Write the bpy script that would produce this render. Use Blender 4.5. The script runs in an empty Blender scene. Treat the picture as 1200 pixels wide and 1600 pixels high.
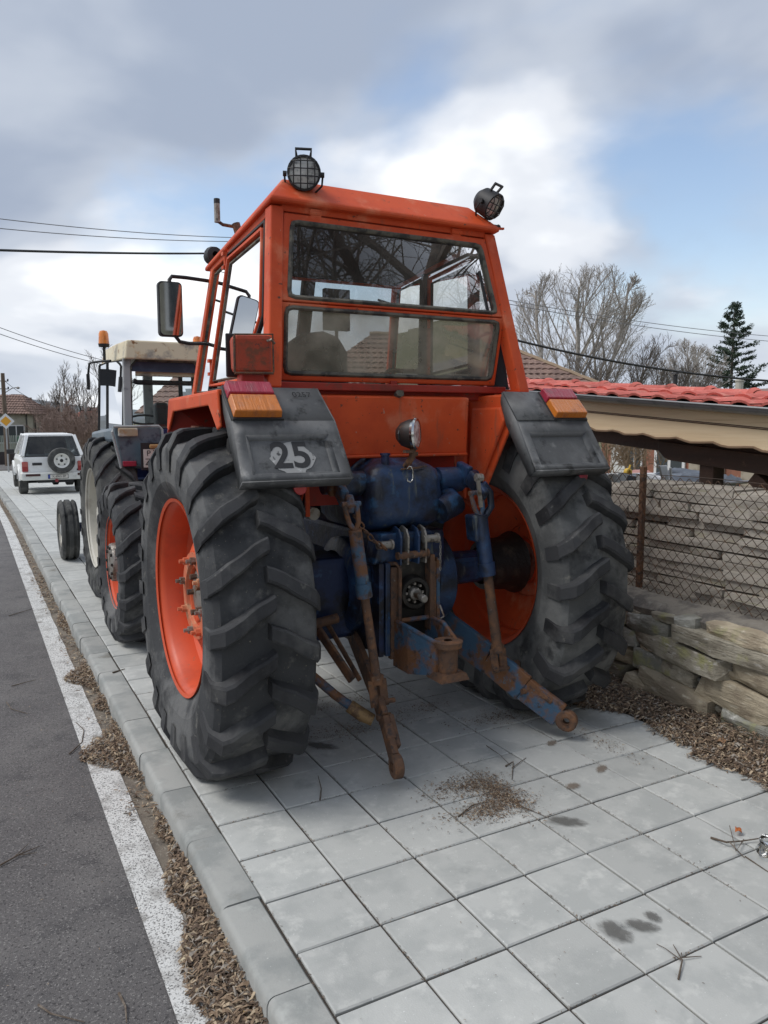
import bpy, math, random
from mathutils import Vector, Matrix, noise
R = math.radians
rnd = random.Random(7)
sc = bpy.context.scene
COL = sc.collection

# ---------------------------------------------------------------- camera
cd = bpy.data.cameras.new('camera'); cam = bpy.data.objects.new('camera', cd); COL.objects.link(cam)
sc.camera = cam
cam.location = (0, 0, 1.77)
cam.rotation_euler = (R(90 - 6.8), 0, R(-28.2))
cd.sensor_fit = 'AUTO'; cd.sensor_width = 36; cd.lens = 1210 / 1600 * 36
cd.clip_start = 0.05; cd.clip_end = 3000
sc.render.resolution_x = 768; sc.render.resolution_y = 1024

# ---------------------------------------------------------------- sky and sun
SUN_EL, SUN_AZ = 56, -72            # azimuth measured from +Y towards +X
wd = bpy.data.worlds.new('World'); sc.world = wd; wd.use_nodes = True
nt = wd.node_tree; nt.nodes.clear(); L = nt.links.new
def wn(t, **k):
    n = nt.nodes.new(t)
    for a, b in k.items(): setattr(n, a, b)
    return n
out = wn('ShaderNodeOutputWorld'); bg = wn('ShaderNodeBackground'); bg.inputs[1].default_value = 0.1
sky = wn('ShaderNodeTexSky', sky_type='NISHITA', sun_disc=False)
sky.sun_elevation = R(SUN_EL); sky.sun_rotation = R(SUN_AZ); sky.air_density = 1.0; sky.dust_density = 1.5
tc = wn('ShaderNodeTexCoord'); sep = wn('ShaderNodeSeparateXYZ'); L(tc.outputs['Generated'], sep.inputs[0])
def wm(op, a, b=None, clamp=False):
    n = wn('ShaderNodeMath', operation=op, use_clamp=clamp)
    for i, x in enumerate((a, b)):
        if x is None: continue
        if isinstance(x, (int, float)): n.inputs[i].default_value = x
        else: L(x, n.inputs[i])
    return n.outputs[0]
zz = wm('MAXIMUM', sep.outputs[2], 0.0)
den = wm('ADD', zz, 0.34)
comb = wn('ShaderNodeCombineXYZ')
L(wm('DIVIDE', sep.outputs[0], den), comb.inputs[0]); L(wm('DIVIDE', sep.outputs[1], den), comb.inputs[1])
def wnoise(scale, detail, rough, off, dist=0.0):
    m = wn('ShaderNodeMapping'); m.inputs[1].default_value = off; L(comb.outputs[0], m.inputs[0])
    n = wn('ShaderNodeTexNoise'); n.inputs['Scale'].default_value = scale; n.inputs['Detail'].default_value = detail
    n.inputs['Roughness'].default_value = rough; n.inputs['Distortion'].default_value = dist
    L(m.outputs[0], n.inputs['Vector']); return n.outputs['Fac']
def wramp(fac, stops, interp='EASE'):
    r = wn('ShaderNodeValToRGB'); r.color_ramp.interpolation = interp
    e = r.color_ramp.elements
    while len(e) < len(stops): e.new(0.5)
    for i, (p, c) in enumerate(stops): e[i].position = p; e[i].color = (*c, 1) if len(c) == 3 else c
    L(fac, r.inputs[0]); return r.outputs[0]
shade = wramp(wnoise(1.5, 5, 0.45, (3.1, 1.7, 0.3), 0.15),
              [(0.35, (2.7, 3.15, 4.0)), (0.46, (3.8, 4.2, 4.9)), (0.54, (5.7, 5.95, 6.4)), (0.63, (8.4, 8.5, 8.6))])
mask = wramp(wnoise(1.35, 6, 0.48, (7.7, 2.4, 5.1), 0.2), [(0.33, (0, 0, 0)), (0.48, (1, 1, 1))])
hz = wramp(zz, [(0.0, (1, 1, 1)), (0.22, (0, 0, 0))])
mix1 = wn('ShaderNodeMix', data_type='RGBA'); L(mask, mix1.inputs[0])
skyb = wn('ShaderNodeMix', data_type='RGBA', blend_type='MULTIPLY'); skyb.inputs[0].default_value = 1
L(sky.outputs[0], skyb.inputs[6]); skyb.inputs[7].default_value = (1.45, 1.36, 1.28, 1)
L(skyb.outputs[2], mix1.inputs[6]); L(shade, mix1.inputs[7])
mix2 = wn('ShaderNodeMix', data_type='RGBA'); L(wm('MULTIPLY', hz, 0.45), mix2.inputs[0])
L(mix1.outputs[2], mix2.inputs[6]); mix2.inputs[7].default_value = (5.9, 6.25, 6.7, 1)
L(mix2.outputs[2], bg.inputs[0]); L(bg.outputs[0], out.inputs[0])

sd = bpy.data.lights.new('sun', 'SUN'); sun = bpy.data.objects.new('sun', sd); COL.objects.link(sun)
sd.energy = 1.5; sd.angle = R(28); sd.color = (1, 0.965, 0.92)
_sd = Vector((math.sin(R(SUN_AZ)) * math.cos(R(SUN_EL)), math.cos(R(SUN_AZ)) * math.cos(R(SUN_EL)), math.sin(R(SUN_EL))))
sun.rotation_euler = _sd.to_track_quat('Z', 'Y').to_euler()
vs = sc.view_settings; vs.view_transform = 'Standard'; vs.look = 'None'; vs.gamma = 1; vs.exposure = 0.55; vs.use_curve_mapping = False

# ---------------------------------------------------------------- materials
MATS = {}
def M(name, base, rough=0.6, metal=0.0, spots=(), bump=None, rand=0.0, spec=0.5, coat=0.0, alpha=None, uvw='Object'):
    """spots: (colour, scale, lo, hi, detail[, stretch]) noise-masked second colours; rand: per-object value jitter"""
    if name in MATS: return MATS[name]
    m = bpy.data.materials.new(name); m.use_nodes = True; MATS[name] = m
    t = m.node_tree; b = t.nodes['Principled BSDF']; lk = t.links.new
    co = t.nodes.new('ShaderNodeTexCoord').outputs[uvw]
    if rand:
        oi = t.nodes.new('ShaderNodeObjectInfo')
        ad = t.nodes.new('ShaderNodeVectorMath'); ad.operation = 'MULTIPLY_ADD'
        cx = t.nodes.new('ShaderNodeCombineXYZ')
        for i in range(3): lk(oi.outputs['Random'], cx.inputs[i])
        lk(cx.outputs[0], ad.inputs[0]); ad.inputs[1].default_value = (37, 53, 29); lk(co, ad.inputs[2]); co = ad.outputs[0]
    rgb = t.nodes.new('ShaderNodeRGB'); rgb.outputs[0].default_value = (*base, 1); cur = rgb.outputs[0]
    for k, s in enumerate(spots):
        c, scl, lo, hi, det = s[:5]
        vec = co
        if len(s) > 5:
            mp = t.nodes.new('ShaderNodeMapping'); mp.inputs['Scale'].default_value = s[5]; lk(co, mp.inputs[0]); vec = mp.outputs[0]
        n = t.nodes.new('ShaderNodeTexNoise'); n.inputs['Scale'].default_value = scl; n.inputs['Detail'].default_value = det
        n.inputs['Roughness'].default_value = 0.62
        of = t.nodes.new('ShaderNodeVectorMath'); of.operation = 'ADD'; of.inputs[1].default_value = (k * 7.3, k * 3.1, k * 5.7); lk(vec, of.inputs[0])
        lk(of.outputs[0], n.inputs['Vector'])
        mr = t.nodes.new('ShaderNodeMapRange'); mr.interpolation_type = 'SMOOTHSTEP'
        mr.inputs[1].default_value = lo; mr.inputs[2].default_value = hi; lk(n.outputs['Fac'], mr.inputs[0])
        mx = t.nodes.new('ShaderNodeMix'); mx.data_type = 'RGBA'; lk(mr.outputs[0], mx.inputs[0]); lk(cur, mx.inputs[6])
        mx.inputs[7].default_value = (*c, 1); cur = mx.outputs[2]
    if rand:
        hs = t.nodes.new('ShaderNodeHueSaturation'); mr = t.nodes.new('ShaderNodeMapRange'); lk(oi.outputs['Random'], mr.inputs[0])
        mr.inputs[3].default_value = 1 - rand; mr.inputs[4].default_value = 1 + rand; lk(mr.outputs[0], hs.inputs['Value']); lk(cur, hs.inputs['Color']); cur = hs.outputs[0]
    lk(cur, b.inputs['Base Color'])
    b.inputs['Roughness'].default_value = rough; b.inputs['Metallic'].default_value = metal
    b.inputs['Specular IOR Level'].default_value = spec
    if coat: b.inputs['Coat Weight'].default_value = coat; b.inputs['Coat Roughness'].default_value = 0.25
    if bump:
        n = t.nodes.new('ShaderNodeTexNoise'); n.inputs['Scale'].default_value = bump[0]; n.inputs['Detail'].default_value = 6
        n.inputs['Roughness'].default_value = 0.65
        vec = co
        if len(bump) > 2:
            mp = t.nodes.new('ShaderNodeMapping'); mp.inputs['Scale'].default_value = bump[2]; lk(co, mp.inputs[0]); vec = mp.outputs[0]
        lk(vec, n.inputs['Vector'])
        bp = t.nodes.new('ShaderNodeBump'); bp.inputs['Strength'].default_value = bump[1]; bp.inputs['Distance'].default_value = 0.02
        lk(n.outputs['Fac'], bp.inputs['Height']); lk(bp.outputs[0], b.inputs['Normal'])
    return m
def glass(name, tint, dust=0.06, dustcol=(.45, .43, .38), ior=1.5, rough=0.0):
    m = bpy.data.materials.new(name); m.use_nodes = True; MATS[name] = m
    t = m.node_tree; t.nodes.clear(); lk = t.links.new
    o = t.nodes.new('ShaderNodeOutputMaterial'); tr = t.nodes.new('ShaderNodeBsdfTransparent'); tr.inputs[0].default_value = (*tint, 1)
    gl = t.nodes.new('ShaderNodeBsdfGlossy'); gl.inputs['Roughness'].default_value = rough; gl.inputs[0].default_value = (1, 1, 1, 1)
    fr = t.nodes.new('ShaderNodeFresnel'); fr.inputs[0].default_value = ior
    df = t.nodes.new('ShaderNodeBsdfDiffuse'); df.inputs[0].default_value = (*dustcol, 1)
    n = t.nodes.new('ShaderNodeTexNoise'); n.inputs['Scale'].default_value = 4; n.inputs['Detail'].default_value = 8
    co = t.nodes.new('ShaderNodeTexCoord'); lk(co.outputs['Object'], n.inputs['Vector'])
    mr = t.nodes.new('ShaderNodeMapRange'); mr.inputs[1].default_value = .35; mr.inputs[2].default_value = .75
    mr.inputs[3].default_value = dust * .4; mr.inputs[4].default_value = dust * 1.8; lk(n.outputs['Fac'], mr.inputs[0])
    m1 = t.nodes.new('ShaderNodeMixShader'); lk(mr.outputs[0], m1.inputs[0]); lk(tr.outputs[0], m1.inputs[1]); lk(df.outputs[0], m1.inputs[2])
    m2 = t.nodes.new('ShaderNodeMixShader'); lk(fr.outputs[0], m2.inputs[0]); lk(m1.outputs[0], m2.inputs[1]); lk(gl.outputs[0], m2.inputs[2])
    lk(m2.outputs[0], o.inputs[0]); return m

# ---------------------------------------------------------------- mesh builder
ORG = {}
class MB:
    def __init__(s): s.v = []; s.f = []; s.m = []
    def add(s, vs, fs, mi=0):
        o = len(s.v); s.v += [tuple(p) for p in vs]
        for f in fs: s.f.append([o + i for i in f]); s.m.append(mi)
        return s
    def box(s, x0, x1, y0, y1, z0, z1, mi=0):
        return s.add([(x0,y0,z0),(x1,y0,z0),(x1,y1,z0),(x0,y1,z0),(x0,y0,z1),(x1,y0,z1),(x1,y1,z1),(x0,y1,z1)],
                     [(3,2,1,0),(4,5,6,7),(0,1,5,4),(1,2,6,5),(2,3,7,6),(3,0,4,7)], mi)
    def hexa(s, b, t, mi=0):      # bottom quad, top quad (ccw from above)
        return s.add(list(b) + list(t), [(3,2,1,0),(4,5,6,7),(0,1,5,4),(1,2,6,5),(2,3,7,6),(3,0,4,7)], mi)
    def prism(s, poly, ext, mi=0):
        n = len(poly); e = Vector(ext); a = [Vector(p) for p in poly]
        nrm = Vector((0,0,0))
        for i in range(n): nrm += a[i].cross(a[(i+1) % n])
        if nrm.dot(e) > 0: a = a[::-1]
        vs = a + [p + e for p in a]
        return s.add(vs, [list(range(n)), list(range(2*n-1, n-1, -1))] + [(i, i+n, (i+1) % n + n, (i+1) % n) for i in range(n)], mi)
    def tube(s, pts, r, n=8, cap=True, mi=0, flat=1.0):
        pts = [Vector(p) for p in pts]; k = len(pts)
        rs = r if isinstance(r, (list, tuple)) else [r] * k
        rings = []; up = None
        for i, p in enumerate(pts):
            d = (pts[min(i+1, k-1)] - pts[max(i-1, 0)])
            d = d.normalized() if d.length > 1e-9 else Vector((0,0,1))
            if up is None:
                up = Vector((0,0,1)) if abs(d.z) < .9 else Vector((1,0,0))
            a = d.cross(up).normalized(); b = a.cross(d).normalized(); up = b
            rings.append([p + (a * math.cos(2*math.pi*j/n) + b * math.sin(2*math.pi*j/n) * flat) * rs[i] for j in range(n)])
        vs = [q for rg in rings for q in rg]; fs = []
        for i in range(k-1):
            for j in range(n):
                fs.append((i*n+j, i*n+(j+1) % n, (i+1)*n+(j+1) % n, (i+1)*n+j))
        if cap and n > 2: fs += [list(range(n-1, -1, -1)), [(k-1)*n+j for j in range(n)]]
        return s.add(vs, fs, mi)
    def lathe(s, prof, c=(0,0,0), axis='X', n=32, mi=0, cap=False, arc=None, closed=False):
        """prof: (a, r) along axis"""
        c = Vector(c); vs = []; fs = []; k = len(prof)
        for a, r in prof:
            for j in range(n):
                t = 2*math.pi*j/n; u, w = r*math.cos(t), r*math.sin(t)
                q = (a, u, w) if axis == 'X' else ((u, a, w) if axis == 'Y' else (u, w, a))
                vs.append(c + Vector(q))
        for i in range(k - (0 if closed else 1)):
            i2 = (i+1) % k
            for j in range(n): fs.append((i*n+j, i*n+(j+1) % n, i2*n+(j+1) % n, i2*n+j))
        if cap: fs += [list(range(n-1,-1,-1)), [(k-1)*n+j for j in range(n)]]
        return s.add(vs, fs, mi)
    def cyl(s, p0, p1, r, n=12, mi=0, r1=None): return s.tube([p0, p1], [r, r if r1 is None else r1], n, True, mi)
    def beam(s, p0, p1, w, h, up=(0,0,1), mi=0):
        p0, p1 = Vector(p0), Vector(p1); d = (p1-p0).normalized(); a = d.cross(Vector(up)).normalized()*w/2; b = a.cross(d).normalized()*h/2
        q = [p0-a-b, p0+a-b, p0+a+b, p0-a+b]; q2 = [x+(p1-p0) for x in q]
        return s.add(q+q2, [(0,1,2,3),(7,6,5,4),(0,4,5,1),(1,5,6,2),(2,6,7,3),(3,7,4,0)], mi)
    def build(s, name, mat, parent=None, origin=None, bevel=0, smooth=None, seg=2, recalc=True):
        me = bpy.data.meshes.new(name)
        po = ORG[parent] if parent is not None else Vector((0,0,0))
        og = Vector(origin) if origin is not None else (po if parent is not None else Vector((0,0,0)))
        me.from_pydata([(p[0]-og.x, p[1]-og.y, p[2]-og.z) for p in s.v], [], s.f)
        ms = mat if isinstance(mat, (list, tuple)) else [mat]
        for q in ms: me.materials.append(q)
        if len(ms) > 1:
            me.polygons.foreach_set('material_index', s.m)
        me.update()
        if recalc:
            import bmesh
            bm = bmesh.new(); bm.from_mesh(me); bmesh.ops.recalc_face_normals(bm, faces=bm.faces); bm.to_mesh(me); bm.free()
        if smooth is not None:
            me.polygons.foreach_set('use_smooth', [True]*len(me.polygons)); me.set_sharp_from_angle(angle=R(smooth))
        o = bpy.data.objects.new(name, me); COL.objects.link(o)
        o.location = og - po if parent is not None else og
        if parent is not None: o.parent = parent
        ORG[o] = og
        if bevel:
            b = o.modifiers.new('bevel', 'BEVEL'); b.width = bevel; b.segments = seg; b.limit_method = 'ANGLE'; b.angle_limit = R(35)
        return o
def thing(name, label, cat, loc, group=None):
    o = bpy.data.objects.new(name, None); COL.objects.link(o); o.location = loc; ORG[o] = Vector(loc); o.empty_display_size = .1
    return tag(o, label, cat, group)
def tag(o, label, cat, group=None):
    o['label'] = label; o['category'] = cat
    if group: o['group'] = group
    return o
def struct(o, label=None):
    o['kind'] = 'structure'
    if label: o['label'] = label
    return o
def inst(name, me, loc, parent=None, rot=(0,0,0), scale=(1,1,1)):
    o = bpy.data.objects.new(name, me); COL.objects.link(o)
    po = ORG[parent] if parent is not None else Vector((0,0,0))
    o.location = Vector(loc) - po; o.rotation_euler = rot; o.scale = scale
    if parent is not None: o.parent = parent
    ORG[o] = Vector(loc); return o
def copy_tree(o, loc, parent=None, rot=None):
    c = o.copy(); COL.objects.link(c); ORG[c] = Vector(loc)
    if parent is not None: c.parent = parent; c.location = Vector(loc) - ORG[parent]
    else: c.location = loc
    if rot is not None: c.rotation_euler = rot
    for ch in list(o.children):
        d = ch.copy(); COL.objects.link(d); d.parent = c; ORG[d] = Vector(loc) + ch.location
        for g in list(ch.children):
            e = g.copy(); COL.objects.link(e); e.parent = d
    return c
def text_part(name, body, size, mat, parent, loc, rot, extrude=.0008, align='CENTER', font_scale=(1,1,1), bold=0.0):
    cu = bpy.data.curves.new('t', 'FONT'); cu.body = body; cu.size = size; cu.extrude = extrude; cu.align_x = align; cu.align_y = 'CENTER'; cu.offset = bold
    to = bpy.data.objects.new('t', cu); COL.objects.link(to); dg = bpy.context.evaluated_depsgraph_get(); dg.update()
    me = bpy.data.meshes.new_from_object(to.evaluated_get(dg)); bpy.data.objects.remove(to); bpy.data.curves.remove(cu)
    me.materials.clear(); me.materials.append(mat)
    return inst(name, me, loc, parent, rot, font_scale)
def gz(Y):
    t = max(0.0, min(Y, 50.0) - 13)
    return -.031*t*t/8 if t < 4 else -.031*(t-2)
def noi(x, y, z=0.0, s=1.0): return noise.noise(Vector((x*s, y*s, z*s)))
CAMP = Vector((0, 0, 1.77)); _y, _p = R(28.2), R(6.8)
FW = Vector((math.sin(_y)*math.cos(_p), math.cos(_y)*math.cos(_p), -math.sin(_p))); RT = Vector((math.cos(_y), -math.sin(_y), 0)); UP = RT.cross(FW)
def at(px, py, Y):
    d = FW + RT*((px-600)/1210) - UP*((py-800)/1210); return CAMP + d*(Y/d.y)
def gpt(px, py, z=0.0):
    d = FW + RT*((px-600)/1210) - UP*((py-800)/1210); return CAMP + d*((z-1.77)/d.z)

# palette
ORANGE = M('orange_paint', (.66, .092, .024), .56, spots=[((.53, .066, .02), 2.2, .42, .66, 6), ((.66, .18, .09), 4.5, .52, .70, 7), ((.36, .09, .045), 11, .57, .74, 8, (1, 1, .18)), ((.10, .05, .032), 34, .645, .70, 5), ((.40, .30, .22), 22, .67, .74, 6)], bump=(7, .10), spec=.32)
RED_DARK = M('deep_red_shade_paint', (.33, .028, .016), .5, spots=[((.2, .03, .02), 8, .5, .7, 5), ((.12, .07, .05), 20, .62, .7, 5)])  # deep red that also paints in the shadow along the cab sill
RIM_OR = M('orange_rim_paint', (.62, .085, .026), .45, spots=[((.5, .07, .025), 4, .5, .7, 4), ((.32, .13, .08), 25, .64, .72, 5)])
FADE_OR = M('faded_rusty_orange', (.58, .15, .07), .6, spots=[((.55, .3, .17), 10, .5, .65, 5), ((.25, .11, .05), 22, .58, .68, 5)])
BLUE = M('oily_blue_paint', (.020, .046, .112), .38, spots=[((.012, .016, .028), 5, .42, .60, 7), ((.025, .085, .18), 9, .55, .7, 5), ((.085, .10, .10), 16, .56, .70, 7, (1.4, 1.4, .2)), ((.09, .035, .02), 30, .67, .73, 5)], bump=(40, .25))
BLUE_DK = M('grimy_dark_blue', (.014, .028, .085), .5, spots=[((.010, .010, .014), 5, .4, .6, 7), ((.03, .07, .16), 14, .58, .7, 5)], bump=(35, .3))
RUST = M('rusty_steel', (.115, .062, .038), .8, spots=[((.20, .095, .045), 12, .45, .65, 7), ((.055, .04, .035), 20, .5, .66, 6), ((.20, .18, .16), 34, .64, .74, 5)], bump=(60, .4))
RUSTBLUE = M('rusted_blue_bar', (.045, .10, .17), .7, spots=[((.17, .075, .032), 7, .42, .56, 8), ((.05, .035, .03), 17, .55, .68, 6), ((.10, .15, .18), 25, .6, .7, 5)], bump=(50, .35))
STEEL = M('worn_steel', (.32, .30, .27), .45, .6, spots=[((.14, .085, .05), 15, .48, .66, 6), ((.07, .06, .05), 25, .55, .68, 5)], bump=(50, .2))
GREASE = M('black_grease', (.014, .013, .012), .45, spots=[((.05, .04, .03), 14, .5, .7, 5)], bump=(30, .3))
RUBBER = M('tyre_rubber', (.056, .058, .061), .85, spots=[((.135, .136, .135), 2.6, .44, .60, 9), ((.030, .031, .033), 2.5, .52, .7, 6), ((.19, .183, .165), 10, .58, .76, 9), ((.30, .27, .20), 75, .66, .74, 4)], bump=(45, .25), spec=.25)
RUBBER_R = M('pale_dusty_rubber', (.09, .092, .092), .88, spots=[((.165, .167, .163), 3.0, .40, .60, 9), ((.035, .036, .038), 4, .54, .70, 7), ((.19, .185, .165), 9, .60, .76, 9)], bump=(45, .25), spec=.2)
LUG = M('worn_lug_rubber', (.044, .045, .048), .7, spots=[((.085, .085, .084), 5, .46, .64, 9), ((.02, .02, .022), 3, .52, .7, 6), ((.17, .165, .15), 16, .62, .76, 9)], bump=(35, .2), spec=.3)
RUBBER2 = M('dusty_tyre_rubber', (.075, .076, .074), .88, spots=[((.14, .14, .132), 5, .42, .66, 8), ((.02, .021, .022), 4, .5, .7, 5)], bump=(40, .3), spec=.2)
BLKPLASTIC = M('worn_black_plastic', (.078, .080, .082), .55, spots=[((.13, .133, .135), 4, .40, .62, 9), ((.23, .23, .227), 11, .56, .74, 9, (1, 1, .5)), ((.02, .02, .02), 9, .55, .7, 6)], bump=(70, .12))
SEAL = M('perished_grey_rubber', (.13, .12, .095), .8, spots=[((.04, .038, .035), 9, .45, .6, 6), ((.17, .15, .11), 20, .6, .72, 5)])
BLACK = M('matt_black', (.018, .018, .02), .55)
DKGREY = M('dark_grey_lining', (.03, .032, .038), .85)
CHROME = M('chrome', (.6, .6, .58), .18, 1.0)
LENS = M('lamp_glass', (.62, .62, .60), .08, .0, spots=[((.25, .25, .26), 18, .45, .6, 5)], coat=1.0)
REDL = M('red_lens', (.36, .012, .045), .3, spots=[((.22, .03, .045), 9, .48, .68, 6), ((.30, .14, .13), 18, .62, .74, 6)], bump=(70, .5, (1, .02, .02)), coat=.4)
AMBL = M('amber_lens', (.60, .17, .012), .3, spots=[((.40, .12, .03), 9, .48, .68, 6), ((.42, .26, .14), 18, .62, .74, 6)], bump=(70, .5, (1, .02, .02)), coat=.4)
AMBER = M('amber_beacon', (.75, .22, .02), .3, spots=[((.5, .13, .02), 14, .5, .65, 4)], coat=.6)
GLASS = glass('window_glass', (.80, .83, .83), .07)
GLASS_D = glass('grimy_window_glass', (.70, .69, .64), .48, (.50, .46, .38))
GLASS_B = glass('bluish_window_glass', (.91, .96, .96), .035)
# ================================================================ the setting
ASPH = M('asphalt', (.118, .111, .110), .9, spots=[((.150, .142, .138), 1.6, .42, .66, 6), ((.085, .081, .082), 5, .5, .7, 6), ((.25, .24, .23), 130, .57, .66, 2), ((.05, .047, .048), 90, .56, .66, 2)], bump=(240, .5), uvw='Object')
PAINT = M('worn_road_paint', (.66, .66, .64), .8, spots=[((.42, .41, .39), 6, .5, .68, 8), ((.17, .165, .16), 130, .52, .60, 3), ((.24, .23, .21), 7, .56, .70, 8)], bump=(200, .4))
SAND = M('gutter_sand', (.20, .17, .135), .95, spots=[((.13, .11, .09), 6, .45, .65, 6), ((.30, .27, .22), 50, .55, .7, 5)], bump=(120, .5))
JOINT = M('joint_dirt', (.05, .042, .034), .95, bump=(90, .4))
TILE = M('concrete_tile', (.455, .462, .442), .82, spots=[((.39, .40, .385), 5, .42, .62, 8), ((.52, .525, .50), 11, .52, .7, 7), ((.30, .31, .30), 2.2, .60, .74, 6), ((.22, .22, .205), 4.5, .70, .78, 5), ((.62, .63, .61), 85, .70, .74, 2)], bump=(160, .14), rand=.085)
KERB = M('kerb_concrete', (.335, .338, .32), .85, spots=[((.25, .26, .25), 4, .42, .64, 8), ((.38, .39, .37), 8, .55, .72, 7), ((.19, .185, .165), 3, .60, .74, 6), ((.5, .5, .49), 70, .70, .75, 3)], bump=(120, .18), rand=.07)
EARTH = M('bare_earth', (.13, .10, .075), .95, spots=[((.085, .065, .05), 5, .45, .65, 7), ((.20, .165, .12), 20, .55, .7, 6)], bump=(40, .8))
GRASS = M('winter_grass_ground', (.13, .125, .06), .95, spots=[((.09, .10, .04), .3, .4, .6, 6), ((.16, .13, .085), 1.4, .5, .7, 6)], bump=(8, .6))

def sheet(name, xs, ys, zf, mat):
    b = MB(); nx, ny = len(xs), len(ys)
    b.v = [(x, y, zf(x, y)) for y in ys for x in xs]
    b.f = [(j*nx+i, j*nx+i+1, (j+1)*nx+i+1, (j+1)*nx+i) for j in range(ny-1) for i in range(nx-1)]; b.m = [0]*len(b.f)
    return struct(b.build(name, mat, smooth=60, recalc=False))
def ramp(a, b, x): t = max(0., min(1., (x-a)/(b-a))); return t*t*(3-2*t)
yrow = [-30, -8, -4, 0, 4, 8, 13] + [13.5+k for k in range(0, 38, 2)] + [52, 60]
# terrain: street level at left, the yard behind the stone wall is higher
def terr(x, y):
    z = gz(y) - .30
    z += .82*ramp(3.95, 4.05, x) - .95*ramp(6.5, 14, x)*ramp(-40, 5, y)
    if y > 60: z += .4*ramp(60, 120, y)
    return z
sheet('ground', [-900, -300, -120, -60, -30, -14, -8, 0, 3.9, 4.0, 4.1, 5, 6.5, 8, 11, 14, 20, 30, 60, 120, 300, 900],
      [-300, -60, -12, -4, 0, 4, 8, 13, 17, 21, 26, 31, 36, 41, 46, 50, 54, 60, 80, 120, 200, 400, 900], terr, GRASS)
sheet('road', [-7, -3, 0, .43, .715], [-12, -4, 0, 2, 4, 6, 9, 13] + [15+2*k for k in range(0, 17)], lambda x, y: gz(y) - .12, ASPH)
sheet('side_road', [-60, -20, 0, 20, 70], [47, 50, 54, 57.5], lambda x, y: gz(y) - .124, ASPH)
sheet('gutter', [.56, .64, .716], [-4, 0, 2, 4, 6, 9, 13] + [15+2*k for k in range(0, 16)], lambda x, y: gz(y) - .116 + .004*noi(x, y, 0, 7), SAND)
ln = MB(); n = 220
for k in range(n):
    y0 = -2 + k*.22; e = [.482+.004*noi(0, y, 0, 4) for y in (y0, y0+.22)]; w = [.622+.008*noi(3, y, 0, 3) for y in (y0, y0+.22)]
    ln.add([(e[0], y0, gz(y0)-.1105), (w[0], y0, gz(y0)-.1105), (w[1], y0+.22, gz(y0+.22)-.1105), (e[1], y0+.22, gz(y0+.22)-.1105)], [(0, 1, 2, 3)])
struct(ln.build('edge_line', PAINT, recalc=False))
PX0, PDX, PY0, PDY = .873, .320, .087, .309
pave = sheet('pavement', [.868, 2, 3.45], yrow[1:-2] , lambda x, y: gz(y) - .011, JOINT)
strip = sheet('earth_strip', [3.28, 3.36, 3.44, 3.52, 3.6, 3.7, 3.8, 3.95], [-4, 0] + [1.5+.12*k for k in range(40)] + [7, 9, 13] + [15+2*k for k in range(16)],
              lambda x, y: gz(y) - .022 + (.03*ramp(3.38, 3.7, x) + .012*noi(x, y, 0, 6))*(1 if 1 < y < 7 else .6), EARTH)
# tiles: 300 singles nearest the camera, the rest one mass
tm = []
for q in range(4):
    b = MB(); hx, hy, c = PDX/2-.0042, PDY/2-.0042, .005
    j = [(rnd.uniform(-.0012, .0012), rnd.uniform(-.0012, .0012)) for _ in range(4)]
    cs = [(-hx, -hy), (hx, -hy), (hx, hy), (-hx, hy)]
    lo = [(x+d[0], y+d[1], -.04) for (x, y), d in zip(cs, j)]; mid = [(x+d[0], y+d[1], -c) for (x, y), d in zip(cs, j)]
    top = [(x+d[0]-math.copysign(c, x), y+d[1]-math.copysign(c, y), 0) for (x, y), d in zip(cs, j)]
    b.add(lo+mid+top, [(8, 9, 10, 11)] + [(i, (i+1) % 4, (i+1) % 4+4, i+4) for i in range(4)] + [(i+4, (i+1) % 4+4, (i+1) % 4+8, i+8) for i in range(4)])
    me = bpy.data.meshes.new('tile'); me.from_pydata(b.v, [], b.f); me.materials.append(TILE); me.update(); tm.append((me, b))
cells = []
for jy in range(-6, 152):
    for ix in range(8):
        X = PX0+PDX*(ix+.5); Y = PY0+PDY*(jy+.5)
        if Y > 46.8: continue
        d = Vector((X, Y, -1.77)); k = d.dot(FW)
        vis = 1e9
        if k > .4:
            px = 600+1210*d.dot(RT)/k; py = 800-1210*d.dot(UP)/k
            if -60 < px < 1260 and py < 1700: vis = d.length + (6 if (Y > 4.9 and X > 1.4) else 0)
        cells.append((vis, X, Y))
cells.sort()
rest = MB()
for i, (vis, X, Y) in enumerate(cells):
    q = rnd.randrange(4); dz = rnd.uniform(-.002, .0015)
    tx, ty = rnd.gauss(0, .0028), rnd.gauss(0, .0028)
    if i < 300 and vis < 1e8:
        inst('tile', tm[q][0], (X, Y, gz(Y)+dz), pave, (tx, ty, 0), (1, 1, 1))
    else:
        b = tm[q][1]; rest.add([(x+X, y+Y, z+gz(y+Y)+dz) for x, y, z in b.v], b.f)
ro = rest.build('far_tiles', TILE, pave, recalc=False); ro['kind'] = 'stuff'
# kerb stones, half a metre each
kb = struct(MB().box(.735, .862, -4, 13, -.30, -.05).build('kerb', KERB))
ks = MB(); hl = .2475
prof = [(.868, -.25), (.868, -.006), (.862, 0), (.742, -.001), (.731, -.005), (.723, -.013), (.718, -.028), (.712, -.25)]
ks.prism([(x-.79, -hl, z) for x, z in prof], (0, 2*hl, 0))
kme = ks.build('x', KERB, smooth=40).data; bpy.data.objects.remove(bpy.data.objects['x'])
for k in range(-8, 93):
    Y = .10+.5*k+.25
    if Y > 46.5: break
    o = inst('kerb_stone', kme, (.79+rnd.gauss(0, .0025), Y, gz(Y)+rnd.gauss(0, .002)), kb, (-math.atan((gz(Y+.25)-gz(Y-.25))/.5)*-1, rnd.gauss(0, .004), rnd.gauss(0, .004)))

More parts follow.
